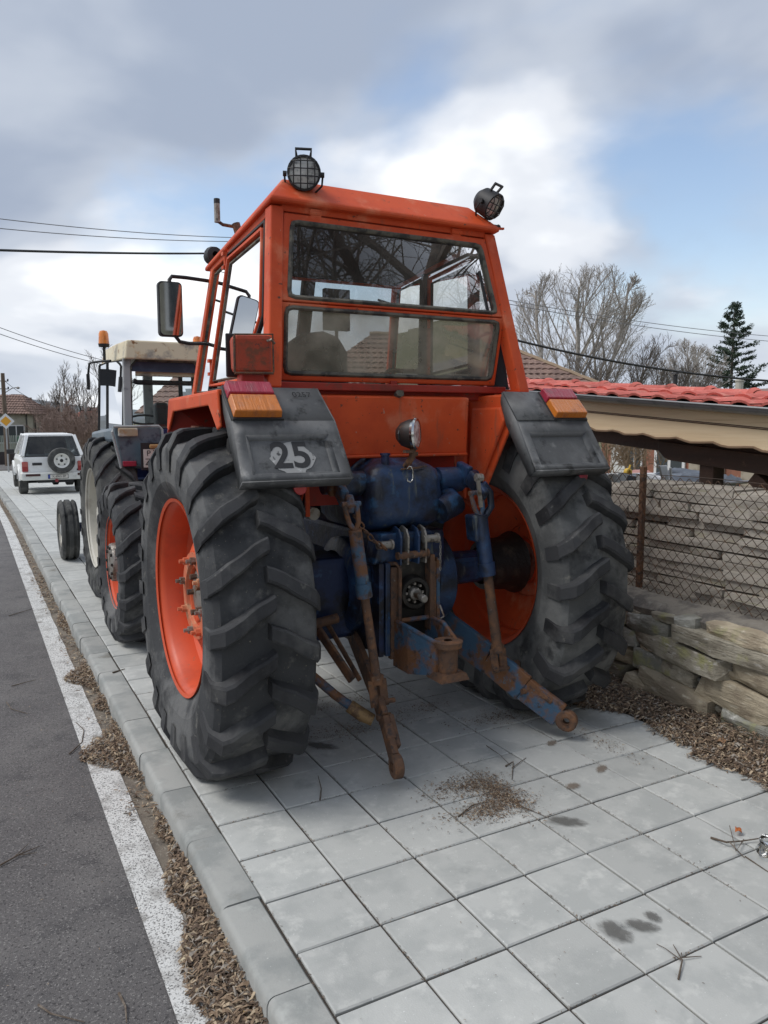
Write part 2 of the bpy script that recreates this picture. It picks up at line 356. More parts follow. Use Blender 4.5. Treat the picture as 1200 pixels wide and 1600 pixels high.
# ---------------------------------------------------------------- leaf litter (uncountable) and twigs
LIT = [M('litter_brown', (.23, .16, .105), .9), M('litter_dark', (.11, .075, .052), .9), M('litter_tan', (.42, .33, .225), .9), M('litter_grey', (.30, .265, .225), .9)]
def chips(name, gen, count, label, smin=.006, smax=.026, up=.012, wt=(5, 4, 2, 2)):
    b = MB(); r = random.Random(sum(map(ord, name)))
    for _ in range(count):
        p = gen(r)
        if p is None: continue
        x, y, z = p; l = r.uniform(smin, smax); w = l*r.uniform(.08, .32); a = r.uniform(0, 6.28); t = r.uniform(-.5, .5); zz_ = z+.002+r.random()**2*up
        ca, sa = math.cos(a), math.sin(a); h = l*r.uniform(.05, .3)
        q = [(-l/2, -w/2*.6, 0), (0, -w/2, h), (l/2, -w/2*.3, -h*.3), (l/2, w/2*.3, -h*.3), (0, w/2, h*.7), (-l/2, w/2*.6, 0)]
        b.add([(x+ca*u-sa*v, y+sa*u+ca*v, max(z+.001, zz_+s_+t*v)) for u, v, s_ in q], [(0, 1, 4, 5), (1, 2, 3, 4)], r.choices(range(4), wt)[0])
    o = b.build(name, LIT, recalc=False); o['kind'] = 'stuff'; o['label'] = label; o['category'] = 'litter'; return o
def gut(r):
    y = 1.2+r.random()**1.3*9
    edge = .60
    dens = 0.05
    for c, s, e, a in [(1.7, .5, .545, 1.), (2.4, .42, .575, 1.), (2.95, .24, .62, .9), (3.45, .1, .66, .5), (4.45, .27, .50, 1.), (5.25, .12, .62, .6), (5.9, .22, .53, .85), (7.6, .3, .63, .5)]:
        k = math.exp(-((y-c)/s)**2)*a
        if k > dens: dens = k; edge = .715-(.715-e)*k
    if r.random() > dens: return None
    u_ = r.random()**1.4; x = .718-u_*(.735-edge)*1.1
    return x, y, gz(y)-.116+.032*dens*(1-u_)**1.5*r.random()
chips('gutter_litter', gut, 56000, 'brown leaf and bark litter lying in the gutter along the kerb', .008, .045, .035)
def bound(y): return 3.30+.10*noi(0, y, 2.2, 2.3)+(.10 if y > 2.7 else 0)-.16*ramp(3.2, 3.6, y)
def edge(r):
    y = 1.7+r.random()*2.6; e = bound(y)
    x = e+abs(r.gauss(0, .22)) - (.05 if r.random() < .12 else 0)
    if x > 3.95: return None
    return x, y, .002+.03*ramp(3.38, 3.7, x)
chips('wall_litter', edge, 24000, 'brown leaf and bark litter at the foot of the stone wall', .008, .048, .025, (5, 5, 2, 2))
def piles(r):
    u = r.random()
    for c, s, w in [((2.03, 2.97), (.11, .05), .14), ((2.14, 2.84), (.05, .10), .26), ((2.02, 2.73), (.11, .045), .20), ((1.86, 3.86), (.22, .07), .12), ((1.95, 4.25), (.25, .06), .10), ((2.75, 3.60), (.16, .06), .10), ((2.4, 3.95), (.1, .05), .04), ((3.0, 3.05), (.04, .16), .04)]:
        if u < w: return r.gauss(c[0], s[0]), r.gauss(c[1], s[1]), .001
        u -= w
    return None
chips('pavement_litter', piles, 9000, 'small drifts of dry catkins and leaf crumbs on the pavement tiles', .004, .018, .008, (5, 6, 1, 1))
def joints(r):
    if r.random() < .5: x = PX0+PDX*r.randrange(0, 9)+r.gauss(0, .004); y = r.uniform(1.3, 5.2)
    else: y = PY0+PDY*r.randrange(4, 17)+r.gauss(0, .004); x = r.uniform(.88, 3.4)
    if noi(x, y, 0, 3.5) < -.02: return None
    return x, y, -.004
chips('joint_debris', joints, 12000, 'dark crumbs caught in the joints between the pavement tiles', .003, .012, .003, (3, 8, 0, 0))
def scat(r): return r.uniform(.9, 3.4), r.uniform(1.2, 4.5), .001
chips('scattered_crumbs', scat, 320, 'scattered dry crumbs and bud scales lying on the tiles', .003, .010, .003, (3, 5, 2, 1))
chips('road_crumbs', lambda r: (r.uniform(-1.5, .48), r.uniform(1.2, 8), -.119), 700, 'scattered bark crumbs lying on the asphalt', .004, .016, .003, (2, 3, 3, 2))
chips('far_gutter_litter', lambda r: (r.uniform(.62, .715), r.uniform(9, 30), gz(20)) and ((lambda y: (r.uniform(.62, .715), y, gz(y)-.116))(r.uniform(8, 34))), 2500, 'brown litter in the far gutter towards the parked car', .01, .05, .02)
TWIG = M('twig_bark', (.10, .075, .055), .9, spots=[((.19, .16, .13), 30, .5, .65, 4)])
def twig(pts, r, label, forks=()):
    c = pts[0]; b = MB(); b.tube([(p[0], p[1], p[2]) for p in pts], [r*(1-.6*i/(len(pts)-1)) for i in range(len(pts))], 6)
    for f in forks: b.tube(f, [r*.6]+[r*.35]*(len(f)-1), 5)
    return tag(b.build('twig', TWIG, origin=(c[0], c[1], c[2]-r)), label, 'twig', 'fallen twigs')
def G(px, py, z): p = gpt(px, py, z); return (p.x, p.y, p.z)
zr = -.113
twig([G(0, 1352, zr), G(30, 1335, zr+.006), G(62, 1322, zr)], .004, 'forked twig on the asphalt at the left edge of the photo', [[G(20, 1341, zr+.005), G(45, 1318, zr)], [G(28, 1336, zr+.004), G(58, 1332, zr)]])
twig([G(10, 1097, zr), G(18, 1108, zr+.004), G(43, 1115, zr)], .004, 'short bent twig on the asphalt left of the white line')
twig([G(108, 1178, zr), G(128, 1160, zr+.004), G(131, 1140, zr+.01), G(118, 1128, zr+.005)], .004, 'thin crooked twig across the white line beside the litter heap')
twig([G(60, 1570, zr), G(80, 1584, zr+.004), G(132, 1597, zr)], .004, 'pale twig on the asphalt at the bottom left corner')
twig([G(186, 1552, zr), G(196, 1572, zr+.005), G(198, 1598, zr)], .005, 'broken stick standing up to the white line at the bottom edge')
twig([G(14, 962, zr), G(38, 955, zr+.005), G(58, 949, zr)], .004, 'dark straight twig on the far asphalt left of the line')
twig([G(18, 1072, zr), G(40, 1066, zr+.004), G(56, 1062, zr)], .0035, 'small straight twig on the asphalt near the orange wheel')
twig([G(176, 1051, .004), G(195, 1045, .006)], .006, 'stubby dark twig lying across the kerb joint by the tyre')
twig([G(500, 1250, .004), G(502, 1232, .01), G(497, 1212, .02)], .004, 'dark twig on a tile just behind the left rear tyre')
twig([G(790, 1197, .004), G(802, 1190, .01), G(800, 1218, .004)], .004, 'forked twig on the tiles right of the litter drift', [[G(760, 1165, .004), G(782, 1180, .008), G(797, 1195, .008)], [G(800, 1200, .006), G(822, 1184, .004)]])
twig([G(716, 1276, .004), G(738, 1258, .010), G(760, 1252, .004)], .0035, 'curved twig on the tiles below the litter drift')
twig([G(790, 1243, .004), G(820, 1262, .006), G(858, 1278, .004)], .003, 'long thin twig on the tiles right of the litter drift')
twig([G(1060, 1530, .004), G(1066, 1500, .012), G(1052, 1476, .004)], .0035, 'forked dark twig on the front tiles by the oil spots', [[G(1064, 1500, .01), G(1040, 1482, .006), G(1026, 1475, .004)], [G(1066, 1496, .01), G(1096, 1494, .004)]])
twig([G(1111, 1309, .004), G(1135, 1316, .02), G(1160, 1314, .012), G(1200, 1308, .02)], .005, 'tangled twig on the tiles beside the clear plastic scrap', [[G(1140, 1316, .02), G(1163, 1340, .004)], [G(1162, 1312, .012), G(1150, 1330, .02), G(1140, 1290, .02)], [G(1164, 1338, .004), G(1200, 1362, .004)]])
def leaf(p, s, mat, label, a=.3):
    b = MB(); pts = []; n = 9
    vs = [(p[0], p[1], p[2]+.008)]
    for k in range(n):
        t = 2*math.pi*k/n; r = s*(1+.25*math.sin(3*t+1)); vs.append((p[0]+r*math.cos(t)*math.cos(a)-r*.6*math.sin(t)*math.sin(a), p[1]+r*math.cos(t)*math.sin(a)+r*.6*math.sin(t)*math.cos(a), p[2]+.006+.012*abs(math.sin(1.5*t))))
    b.add(vs, [(0, 1+k, 1+(k+1) % n) for k in range(n)])
    o = b.build('dry_leaf', mat, origin=p, smooth=80); md = o.modifiers.new('thick', 'SOLIDIFY'); md.thickness = .0012
    return tag(o, label, 'leaf')
leaf(G(290, 1503, -.10), .022, M('pale_leaf', (.52, .45, .31), .8), 'pale cream dry leaf on the gutter litter near the kerb')
leaf(G(384, 1584, -.09), .012, M('yellow_leaf', (.42, .28, .10), .8), 'small yellow leaf on the gutter litter at the bottom edge', 1.1)
leaf(G(1153, 1300, .012), .022, M('rust_leaf', (.42, .12, .03), .7), 'curled rust coloured leaf on the tiles beside the plastic scrap', .8)
leaf(G(1128, 1160, .03), .035, M('brown_leaf', (.30, .17, .09), .8), 'broad brown leaf against the foot of the stone wall', .2)
# clear plastic scrap
pb = MB(); c = gpt(1192, 1328, .02)
pb.lathe([(-.075, .004), (-.07, .018), (-.05, .030), (-.02, .026), (.0, .034), (.03, .024), (.06, .036), (.085, .030), (.09, .004)], (0, 0, 0), 'X', 18)
pb.v = [(x+.006*noi(x, y, z, 40), y, z*.55+.004*noi(x, z, y, 60)) for x, y, z in pb.v]
PL = glass('clear_plastic', (.93, .95, .96), .03, ior=1.65, rough=.08)
o = pb.build('plastic_bottle', PL, smooth=70); o.location = (c.x+.02, c.y, .024); o.rotation_euler = (0, 0, .5)
tag(o, 'crushed clear plastic bottle on the tiles at the right edge', 'bottle')

# dried oil and mud stains soaked into the tiles
def stain_mat(name, col, amt):
    m = bpy.data.materials.new(name); m.use_nodes = True; t = m.node_tree; lk = t.links.new; bs = t.nodes['Principled BSDF']; bs.inputs['Base Color'].default_value = (*col, 1); bs.inputs['Roughness'].default_value = .8
    tr = t.nodes.new('ShaderNodeBsdfTransparent'); mx = t.nodes.new('ShaderNodeMixShader'); co = t.nodes.new('ShaderNodeTexCoord'); gr = t.nodes.new('ShaderNodeTexGradient'); gr.gradient_type = 'SPHERICAL'
    ns = t.nodes.new('ShaderNodeTexNoise'); ns.inputs['Scale'].default_value = 3.5; ns.inputs['Detail'].default_value = 5; lk(co.outputs['Object'], ns.inputs['Vector']); lk(co.outputs['Object'], gr.inputs[0])
    ml = t.nodes.new('ShaderNodeMath'); ml.operation = 'MULTIPLY'; lk(gr.outputs['Fac'], ml.inputs[0]); lk(ns.outputs['Fac'], ml.inputs[1])
    mr = t.nodes.new('ShaderNodeMapRange'); mr.inputs[1].default_value = .12; mr.inputs[2].default_value = .27; mr.inputs[4].default_value = amt; lk(ml.outputs[0], mr.inputs[0]); lk(mr.outputs[0], mx.inputs[0]); lk(tr.outputs[0], mx.inputs[1]); lk(bs.outputs[0], mx.inputs[2]); lk(mx.outputs[0], t.nodes['Material Output'].inputs[0]); return m
OIL, MUD = stain_mat('oil_stain', (.075, .07, .062), .55), stain_mat('mud_stain', (.19, .14, .10), .6)
sme = bpy.data.meshes.new('stain'); sme.from_pydata([(math.cos(2*math.pi*k/20), math.sin(2*math.pi*k/20), 0) for k in range(20)], [], [tuple(range(20))]); sme2 = sme.copy(); sme.materials.append(OIL); sme2.materials.append(MUD)
for px, py, rx, ry, mm in ((962, 1454, .075, .055, sme), (1002, 1446, .07, .04, sme), (1020, 1432, .04, .03, sme), (895, 1228, .05, .035, sme2), (862, 1161, .05, .03, sme2), (940, 1201, .06, .03, sme2), (885, 1283, .10, .05, sme), (690, 1060, .12, .05, sme2), (1100, 1110, .10, .05, sme2), (500, 1165, .12, .05, sme), (750, 1080, .09, .05, sme)):
    p = gpt(px, py, .003); inst('stain', mm, (p.x, p.y, .0035), pave, (0, 0, rnd.random()*3), (rx*1.3, ry*1.3, 1))
# ================================================================ wheels
def tyre_mb(Rt, W, rr, nl, lh, lugw, flat=.015, sweep=.34, soften=.25):
    """ag tyre about the X axis, centre at origin; lugs are moulded into the tread"""
    b = MB(); h = W/2; rb = Rt-lh
    half = [(h*.74, rr), (h*.80, rr+.02), (h*.97, rr+(Rt-rr)*.28), (h*1.0, rr+(Rt-rr)*.48), (h*.985, rr+(Rt-rr)*.66), (h*.95, rb-.045), (h*.86, rb-.018), (h*.5, rb-.004), (0, rb)]
    prof = [(-x, r) for x, r in half] + [(x, r) for x, r in half[::-1][1:]]
    b.lathe(prof, n=80)
    for side in (-1, 1):
        for k in range(nl):
            a0 = 2*math.pi*(k+(.5 if side > 0 else 0))/nl
            secs = []
            for i in range(8):
                t = i/7.
                x = -.012+t*(h*1.0+.012) if i < 7 else h*1.03
                ang = a0 + sweep*(t*.80+.20*t*t)
                rt = Rt-.012*t*t - (0 if i < 6 else (.012 if i == 6 else .085)); rbm = rb-.012-.03*t*t - (0 if i < 6 else (.03 if i == 6 else .11))
                w = lugw*(1+.25*t); wt = w*.84
                jit = .0035*math.sin(k*5.1+i*1.7)
                sc_ = []
                for (dw, rad) in ((-w/2, rbm), (-wt/2-.004, rt-.010), (-wt/2+.008, rt), (wt/2-.008, rt), (wt/2+.004, rt-.010), (w/2, rbm)):
                    aa = ang+(dw+jit)/Rt
                    sc_.append((side*x, rad*math.cos(aa), rad*math.sin(aa)))
                secs.append(sc_)
            vs = [p for s_ in secs for p in s_]; fs = []
            for i in range(7):
                for j in range(5): fs.append((i*6+j, i*6+j+1, (i+1)*6+j+1, (i+1)*6+j))
            fs += [tuple(range(6)), tuple(range(47, 41, -1))]
            b.add(vs, fs, 1)
    H = Rt-flat
    def soft(x, y, z):      # low pressure: the lower half squares off and bulges
        if z < 0:
            r_ = math.hypot(y, z); a = math.atan2(abs(z), abs(y)); n_ = 2+soften
            k = ((math.cos(a)**n_+math.sin(a)**n_)**(-1/n_)-1)*ramp(rr+.01, rr+(Rt-rr)*.6, r_); y, z = y*(1+k), z*(1+k)
        return (x*(1+.07*ramp(-H+.25, -H, z)), y, max(z, -H))
    b.v = [soft(*p) for p in b.v]
    return b
def rib_tyre_mb(Rt, W, rr):
    h = W/2; b = MB(); pr = [(-h*.75, rr), (-h, rr+(Rt-rr)*.45), (-h*.92, Rt-.025), (-h*.7, Rt-.004)]
    for c in (-.42, 0, .42): pr += [(h*(c-.17), Rt-.002), (h*(c-.13), Rt-.024), (h*(c+.13), Rt-.024), (h*(c+.17), Rt-.002)] if c else [(-h*.17, Rt), (h*.17, Rt)]
    pr += [(h*.7, Rt-.004), (h*.92, Rt-.025), (h, rr+(Rt-rr)*.45), (h*.75, rr)]
    b.lathe(pr, n=48); b.v = [(x, y, max(z, -Rt+.012)) for x, y, z in b.v]; return b
def wheel(name, root, c, tyre_b, rubber, rim_prof, rim_mat, hub_f, side):
    """rim is the part; tyre, hub and nuts its sub-parts. side -1: outer face to -X"""
    rb = MB(); rb.lathe([(a*-side*-1, r) for a, r in rim_prof], n=56)
    rb.v = [(x+c[0], y+c[1], z+c[2]) for x, y, z in rb.v]
    w = rb.build(name, rim_mat, root, origin=c, smooth=35)
    tb = MB(); tb.v = [(x+c[0], y+c[1], z+c[2]) for x, y, z in tyre_b.v]; tb.f = tyre_b.f; tb.m = tyre_b.m
    tb.build('tyre', [rubber, LUG], w, origin=c, smooth=16)
    hub_f(w, c, side)
    return w
# ================================================================ the orange tractor
CX = 2.13
T = thing('orange_tractor', 'big orange tractor with blue rear linkage and cab parked on the pavement', 'tractor', (CX, 4.07, 0))
bigtyre = tyre_mb(.878, .50, .495, 21, .058, .078, .023, .19, .75)
rimp = [(.205, .497), (.212, .515), (.200, .512), (.185, .485), (.16, .470), (.05, .462), (.03, .440), (-.03, .440), (-.05, .462), (-.16, .470), (-.185, .487), (-.20, .512), (-.21, .515)]
def big_hub(w, c, side):
    s_ = side
    d = MB(); d.lathe([(s_*.010, .445), (s_*.02, .40), (s_*.065, .33), (s_*.105, .25), (s_*.115, .235), (s_*.105, .15), (s_*.05, .14)], c, n=48)
    d.build('disc', ORANGE, w, smooth=40, origin=c)
    h = MB(); h.lathe([(s_*-.24, .12), (s_*-.23, .155), (s_*-.06, .17), (s_*.005, .20)], c, n=32); h.build('axle_hub', GREASE, w, smooth=35, origin=c)  # black here paints in the darkness inside the rim
    h = MB(); h.lathe([(s_*.0, .15), (s_*.06, .15), (s_*.09, .145), (s_*.095, .13), (s_*.10, .12), (s_*.105, .05), (s_*.105, .001)], c, n=32)
    h.build('hub', STEEL, w, smooth=35, origin=c)
    rg = MB(); rg.lathe([(s_*.100, .232), (s_*.124, .228), (s_*.126, .165), (s_*.10, .160)], c, n=40); rg.build('hub_ring', FADE_OR, w, smooth=35, origin=c)
    for k in range(8):
        t = 2*math.pi*(k+.3)/8; y, z = c[1]+.198*math.cos(t), c[2]+.198*math.sin(t)
        n = MB(); n.cyl((c[0]+s_*.12, y, z), (c[0]+s_*.150, y, z), .021, 6); n.cyl((c[0]+s_*.15, y, z), (c[0]+s_*.172, y, z), .011, 8)
        n.build('wheel_nut', FADE_OR if k % 2 else STEEL, w, origin=c)
    for k in range(5):
        t = 2*math.pi*k/5; n = MB(); y, z = c[1]+.10*math.cos(t), c[2]+.10*math.sin(t); n.cyl((c[0]+s_*.095, y, z), (c[0]+s_*.135, y, z), .016, 6); n.build('hub_bolt', RUST, w, origin=c)
WL = (1.125, 3.97, .855); WR = (3.06, 3.97, .855)
wheel('rear_wheel', T, WL, bigtyre, RUBBER, rimp, RIM_OR, big_hub, -1)['label'] = 'left rear wheel with orange rim'
wheel('rear_wheel', T, WR, bigtyre, RUBBER_R, rimp, RIM_OR, big_hub, 1)['label'] = 'right rear wheel seen from its inner side'
midtyre = tyre_mb(.645, .38, .36, 17, .044, .072, .015, .24, .4)
rimf = [(.14, .362), (.15, .375), (.138, .37), (.12, .345), (.03, .335), (.0, .325), (-.06, .335), (-.12, .345), (-.14, .37), (-.15, .375)]
def mid_hub(w, c, s_):
    d = MB(); d.lathe([(s_*.0, .33), (s_*.02, .28), (s_*.05, .17), (s_*.055, .06)], c, n=36); d.build('disc', RIM_OR, w, smooth=40, origin=c)
    h = MB(); h.lathe([(s_*.02, .16), (s_*.15, .155), (s_*.168, .148), (s_*.172, .13), (s_*.175, .001)], c, n=32); h.build('hub', STEEL, w, smooth=30, origin=c)
    for k in range(10):
        t = 2*math.pi*k/10; n = MB(); y, z = c[1]+.125*math.cos(t), c[2]+.125*math.sin(t); n.cyl((c[0]+s_*.17, y, z), (c[0]+s_*.185, y, z), .013, 6); n.build('hub_bolt', GREASE, w, origin=c)
for x, s_ in ((1.13, -1), (3.13, 1)): wheel('front_wheel', T, (x, 6.45, .63), midtyre, RUBBER, rimf, RIM_OR, mid_hub, s_)

def P(name, b, mat, par=T, **k): return b.build(name, mat, par, **k)
# ---- running gear -------------------------------------------------
b = MB(); b.lathe([(-.86, .07), (-.70, .075), (-.69, .10), (-.44, .105), (-.42, .13), (-.27, .19), (.27, .19), (.42, .13), (.44, .105), (.69, .10), (.70, .075), (.86, .07)], (CX, 3.97, .855), n=24); ax = P('rear_axle', b, BLUE, smooth=30)
for s_ in (-1, 1):
    b = MB(); b.box(CX+s_*.53-.13, CX+s_*.53+.13, 3.88, 4.06, .775, .935); P('axle_flange', b, BLUE, ax, bevel=.02)
    b = MB(); b.lathe([(s_*.20, .27), (s_*.31, .275), (s_*.33, .25), (s_*.345, .20)], (CX, 3.93, .84), n=32); P('brake_housing', b, BLUE, smooth=30)
b = MB(); b.hexa([(CX-.26, 3.70, .50), (CX+.26, 3.70, .50), (CX+.27, 4.9, .50), (CX-.27, 4.9, .50)], [(CX-.23, 3.66, 1.16), (CX+.23, 3.66, 1.16), (CX+.24, 4.9, 1.16), (CX-.24, 4.9, 1.16)]); P('transmission_case', b, BLUE_DK, bevel=.03)
b = MB(); b.box(CX-.60, CX-.27, 3.80, 4.35, .56, 1.02); P('side_case', b, BLUE_DK, bevel=.03)
b = MB(); b.box(CX-.24, CX+.24, 4.9, 6.9, .55, 1.25); P('engine_block', b, BLUE_DK, bevel=.03)
b = MB(); b.hexa([(CX-.33, 5.45, 1.15), (CX+.33, 5.45, 1.15), (CX+.31, 7.25, 1.05), (CX-.31, 7.25, 1.05)], [(CX-.33, 5.4, 1.78), (CX+.33, 5.4, 1.78), (CX+.29, 7.2, 1.66), (CX-.29, 7.2, 1.66)]); P('bonnet', b, ORANGE, bevel=.04)
b = MB(); b.cyl((CX-.9, 6.5, .62), (CX+.9, 6.5, .62), .09, 12); P('front_axle', b, BLUE_DK)
# lift housing: lofted cover with rounded shoulders
b = MB(); rings = []
for z, hx, y0, y1 in [(1.17, .19, 3.68, 4.2), (1.22, .225, 3.60, 4.25), (1.30, .235, 3.575, 4.25), (1.44, .222, 3.585, 4.25), (1.50, .205, 3.60, 4.25), (1.525, .175, 3.63, 4.2), (1.56, .12, 3.70, 4.1)]:
    c = .06 if z < 1.5 else .05
    rings.append([(CX-.055-hx+c, y0, z), (CX-.055+hx-c, y0, z), (CX-.055+hx-c*.3, y0+c*.3, z), (CX-.055+hx, y0+c, z), (CX-.055+hx, y1, z), (CX-.055-hx, y1, z), (CX-.055-hx, y0+c, z), (CX-.055-hx+c*.3, y0+c*.3, z)])
vs = [p for r_ in rings for p in r_]; n = 8
b.add(vs, [(i*n+j, i*n+(j+1) % n, (i+1)*n+(j+1) % n, (i+1)*n+j) for i in range(len(rings)-1) for j in range(n)] + [tuple(range(n-1, -1, -1)), tuple((len(rings)-1)*n+j for j in range(n))])
lh_ = P('lift_housing', b, BLUE, smooth=45)
b = MB(); b.tube([(CX+.14, 3.60, 1.27), (CX+.245, 3.62, 1.30), (CX+.25, 3.70, 1.33)], [.075, .075, .07], 14); P('lift_cylinder_end', b, BLUE, smooth=50)
b = MB(); b.cyl((CX-.16, 3.66, 1.53), (CX-.16, 3.66, 1.58), .022, 10); b.cyl((CX-.16, 3.66, 1.58), (CX-.16, 3.66, 1.592), .028, 6); P('filler_plug', b, BLUE_DK, lh_)
b = MB(); b.tube([(CX-.10, 3.592, 1.507), (CX-.0, 3.590, 1.513), (CX+.06, 3.600, 1.52)], .006, 6); P('rusty_strap', b, RUST, lh_)
b = MB(); hk = [(CX-.075, 3.575, 1.51), (CX-.07, 3.565, 1.525), (CX-.055, 3.565, 1.52), (CX-.045, 3.565, 1.505), (CX-.045, 3.563, 1.465), (CX-.050, 3.56, 1.447), (CX-.065, 3.558, 1.440), (CX-.080, 3.56, 1.447), (CX-.083, 3.56, 1.462)]
b.tube(hk, .0042, 8); P('hook', b, CHROME, smooth=60)['label'] = 'small bright steel hook hanging on the lift housing'
# cross shaft, lift arms
b = MB(); b.cyl((CX-.50, 3.72, 1.43), (CX+.47, 3.72, 1.43), .052, 16); b.cyl((CX-.40, 3.72, 1.43), (CX-.27, 3.72, 1.43), .068, 16); b.cyl((CX+.2, 3.72, 1.43), (CX+.36, 3.72, 1.43), .072, 16); P('cross_shaft', b, BLUE, smooth=40)
for x0, x1, yz in ((CX-.47, CX-.49, [(3.76, 1.47), (3.60, 1.43), (3.47, 1.375), (3.40, 1.34)]), (CX+.36, CX+.36, [(3.74, 1.48), (3.62, 1.45), (3.53, 1.40), (3.47, 1.35)])):
    b = MB()
    for i in range(3):
        (y0, z0), (y1, z1) = yz[i], yz[i+1]; b.beam((x0, y0, z0), (x1, y1, z1), .042, .115-.022*i)
    P('lift_arm', b, BLUE if x0 > CX else RUSTBLUE, bevel=.012)
# lift rods
def rod(top, bot, mats, r=.027):
    top, bot = Vector(top), Vector(bot); d = bot-top
    b = MB(); a = top+d*.10
    for s_ in (-1, 1): b.tube([top+Vector((s_*.032, 0, .012)), top+Vector((s_*.034, 0, -.02)), top+d*.09+Vector((s_*.026, 0, 0)), top+d*.135], [.011, .013, .014, .014], 8)
    b.cyl(top+Vector((-.05, 0, 0)), top+Vector((.05, 0, 0)), .013, 8); ro_ = P('lift_rod', b, RUSTBLUE, smooth=50)
    b = MB(); b.cyl(top+d*.125, top+d*.40, r*1.25, 12); b.cyl(top+d*.39, top+d*.46, r*1.5, 10); P('rod_sleeve', b, mats[0], ro_, smooth=40)
    b = MB(); b.tube([top+d*.45, top+d*.85, top+d*.90], [r*.82, r*.88, r*1.1], 12); P('rod_shaft', b, mats[1], ro_, smooth=40)
    b = MB()
    for s_ in (-1, 1): b.beam(top+d*.88+Vector((s_*.030, 0, 0)), bot+Vector((s_*.030, 0, -.02)), .012, .042)
    b.beam(top+d*.87+Vector((-.035, 0, 0)), top+d*.87+Vector((.035, 0, 0)), .03, .03)
    b.cyl(bot+Vector((-.05, 0, 0)), bot+Vector((.085, 0, .0)), .014, 10); P('rod_fork', b, RUST, ro_, bevel=.003)
    return ro_
LT = Vector((1.640, 3.40, 1.36)); LB = Vector((1.785, 3.37, .335))
rod(LT, LB, (RUSTBLUE, RUST))
RT_ = Vector((2.455, 3.50, 1.37)); RB = Vector((2.585, 3.43, .37))
rod(RT_, RB, (BLUE, RUST), .033)
b = MB(); b.hexa([(2.43, 3.46, 1.10), (2.53, 3.46, 1.10), (2.53, 3.56, 1.10), (2.43, 3.56, 1.10)], [(2.41, 3.46, 1.25), (2.51, 3.46, 1.25), (2.51, 3.56, 1.25), (2.41, 3.56, 1.25)]); P('gear_box', b, BLUE, bevel=.015)
b = MB(); b.tube([(2.50, 3.50, 1.22), (2.555, 3.50, 1.29), (2.545, 3.50, 1.37), (2.50, 3.50, 1.42)], .020, 8); P('crank_handle', b, BLUE, smooth=60)
b = MB(); b.beam((2.405, 3.42, 1.46), (2.43, 3.42, 1.30), .012, .02); b.cyl((2.40, 3.43, 1.46), (2.44, 3.43, 1.46), .022, 8); P('lock_clip', b, STEEL)
# lower links
def link(pts, w, h0, mats, label):
    b = MB()
    for i in range(len(pts)-1): b.beam(pts[i], pts[i+1], w, h0*(1-.12*i))
    l = P('lower_link', b, mats[0], bevel=.006); l['label'] = label
    e = Vector(pts[-1]); d = (e-Vector(pts[-2])).normalized(); c = e+d*.045
    b = MB(); b.lathe([(-.024, .026), (-.024, .052), (-.018, .060), (.018, .060), (.024, .052), (.024, .032), (-.024, .032)], c, 'X', 24); b.lathe([(-.018, .031), (-.021, .019), (.021, .019), (.018, .031)], c, 'X', 20)
    b.v = [(Matrix.Rotation(math.atan2(-d.x, -d.y), 3, 'Z').inverted() @ (Vector(p)-c) + c)[:] for p in b.v]
    P('ball_end', b, mats[1], l, smooth=35)
    m = e-d*.10; b = MB(); b.beam(m-d*.09+Vector((.03, 0, .03)), m+d*.07+Vector((.03, 0, .015)), .028, .05); b.beam(m-d*.03+Vector((.0, 0, .05)), m+d*.05+Vector((.0, 0, .045)), .05, .03); P('latch', b, mats[1], l, bevel=.008)
    b = MB(); q = e-d*.22; b.cyl(q+Vector((-.035, 0, 0)), q+Vector((.04, 0, 0)), .018, 8); P('bolt', b, RUST, l)
    return l
link([(1.90, 4.00, .60), (1.80, 3.45, .36), (1.775, 3.31, .27), (1.748, 3.155, .135)], .034, .115, (RUST, RUST), 'left lower link arm, brown with rust, ending in a ball eye')
link([(2.43, 4.00, .60), (2.585, 3.55, .40), (2.70, 3.36, .26), (2.825, 3.195, .135)], .036, .19, (RUSTBLUE, RUST), 'right lower link arm, rusted blue paint, ending in a ball eye')
# stabilisers
b = MB(); b.tube([(1.46, 3.60, .50), (1.60, 3.52, .36), (1.71, 3.44, .265)], .024, 10); st = P('stabiliser', b, RUSTBLUE, smooth=50)
b = MB(); b.tube([(1.66, 3.475, .305), (1.715, 3.435, .26), (1.76, 3.40, .235)], [.034, .036, .030], 12); P('stabiliser_end', b, M('yellowed_steel', (.27, .17, .075), .6, .3, spots=[((.12, .07, .04), 18, .5, .65, 5)], bump=(40, .3)), st, smooth=40)
b = MB(); b.beam((1.60, 3.75, .66), (1.70, 3.52, .42), .022, .05); b.beam((1.66, 3.75, .68), (1.76, 3.55, .40), .012, .03); b.cyl((1.54, 3.74, .68), (1.72, 3.74, .70), .028, 8); P('sway_bracket', b, RUST, bevel=.005)
b = MB(); b.tube([(2.66, 3.42, .36), (2.72, 3.45, .33), (2.80, 3.55, .34)], [.022, .02, .02], 8); P('sway_chain_end', b, RUST)
# chain from the left rod up to the top bracket
b0 = None
p0, p1 = Vector((1.69, 3.47, 1.30)), Vector((1.90, 3.52, 1.10))
for k in range(7):
    c = p0.lerp(p1, (k+.5)/7)-Vector((0, 0, .03*math.sin(math.pi*(k+.5)/7))); d = (p1-p0).normalized(); u = d.cross(Vector((0, 0, 1))).normalized(); w = u.cross(d)
    if k % 2: u, w = w, u
    b = MB(); ring = [c+d*.022*math.cos(t)+u*.013*math.sin(t) for t in [2*math.pi*j/10 for j in range(11)]]; b.tube(ring, .0055, 6, False); P('chain_link', b, RUST, smooth=60)
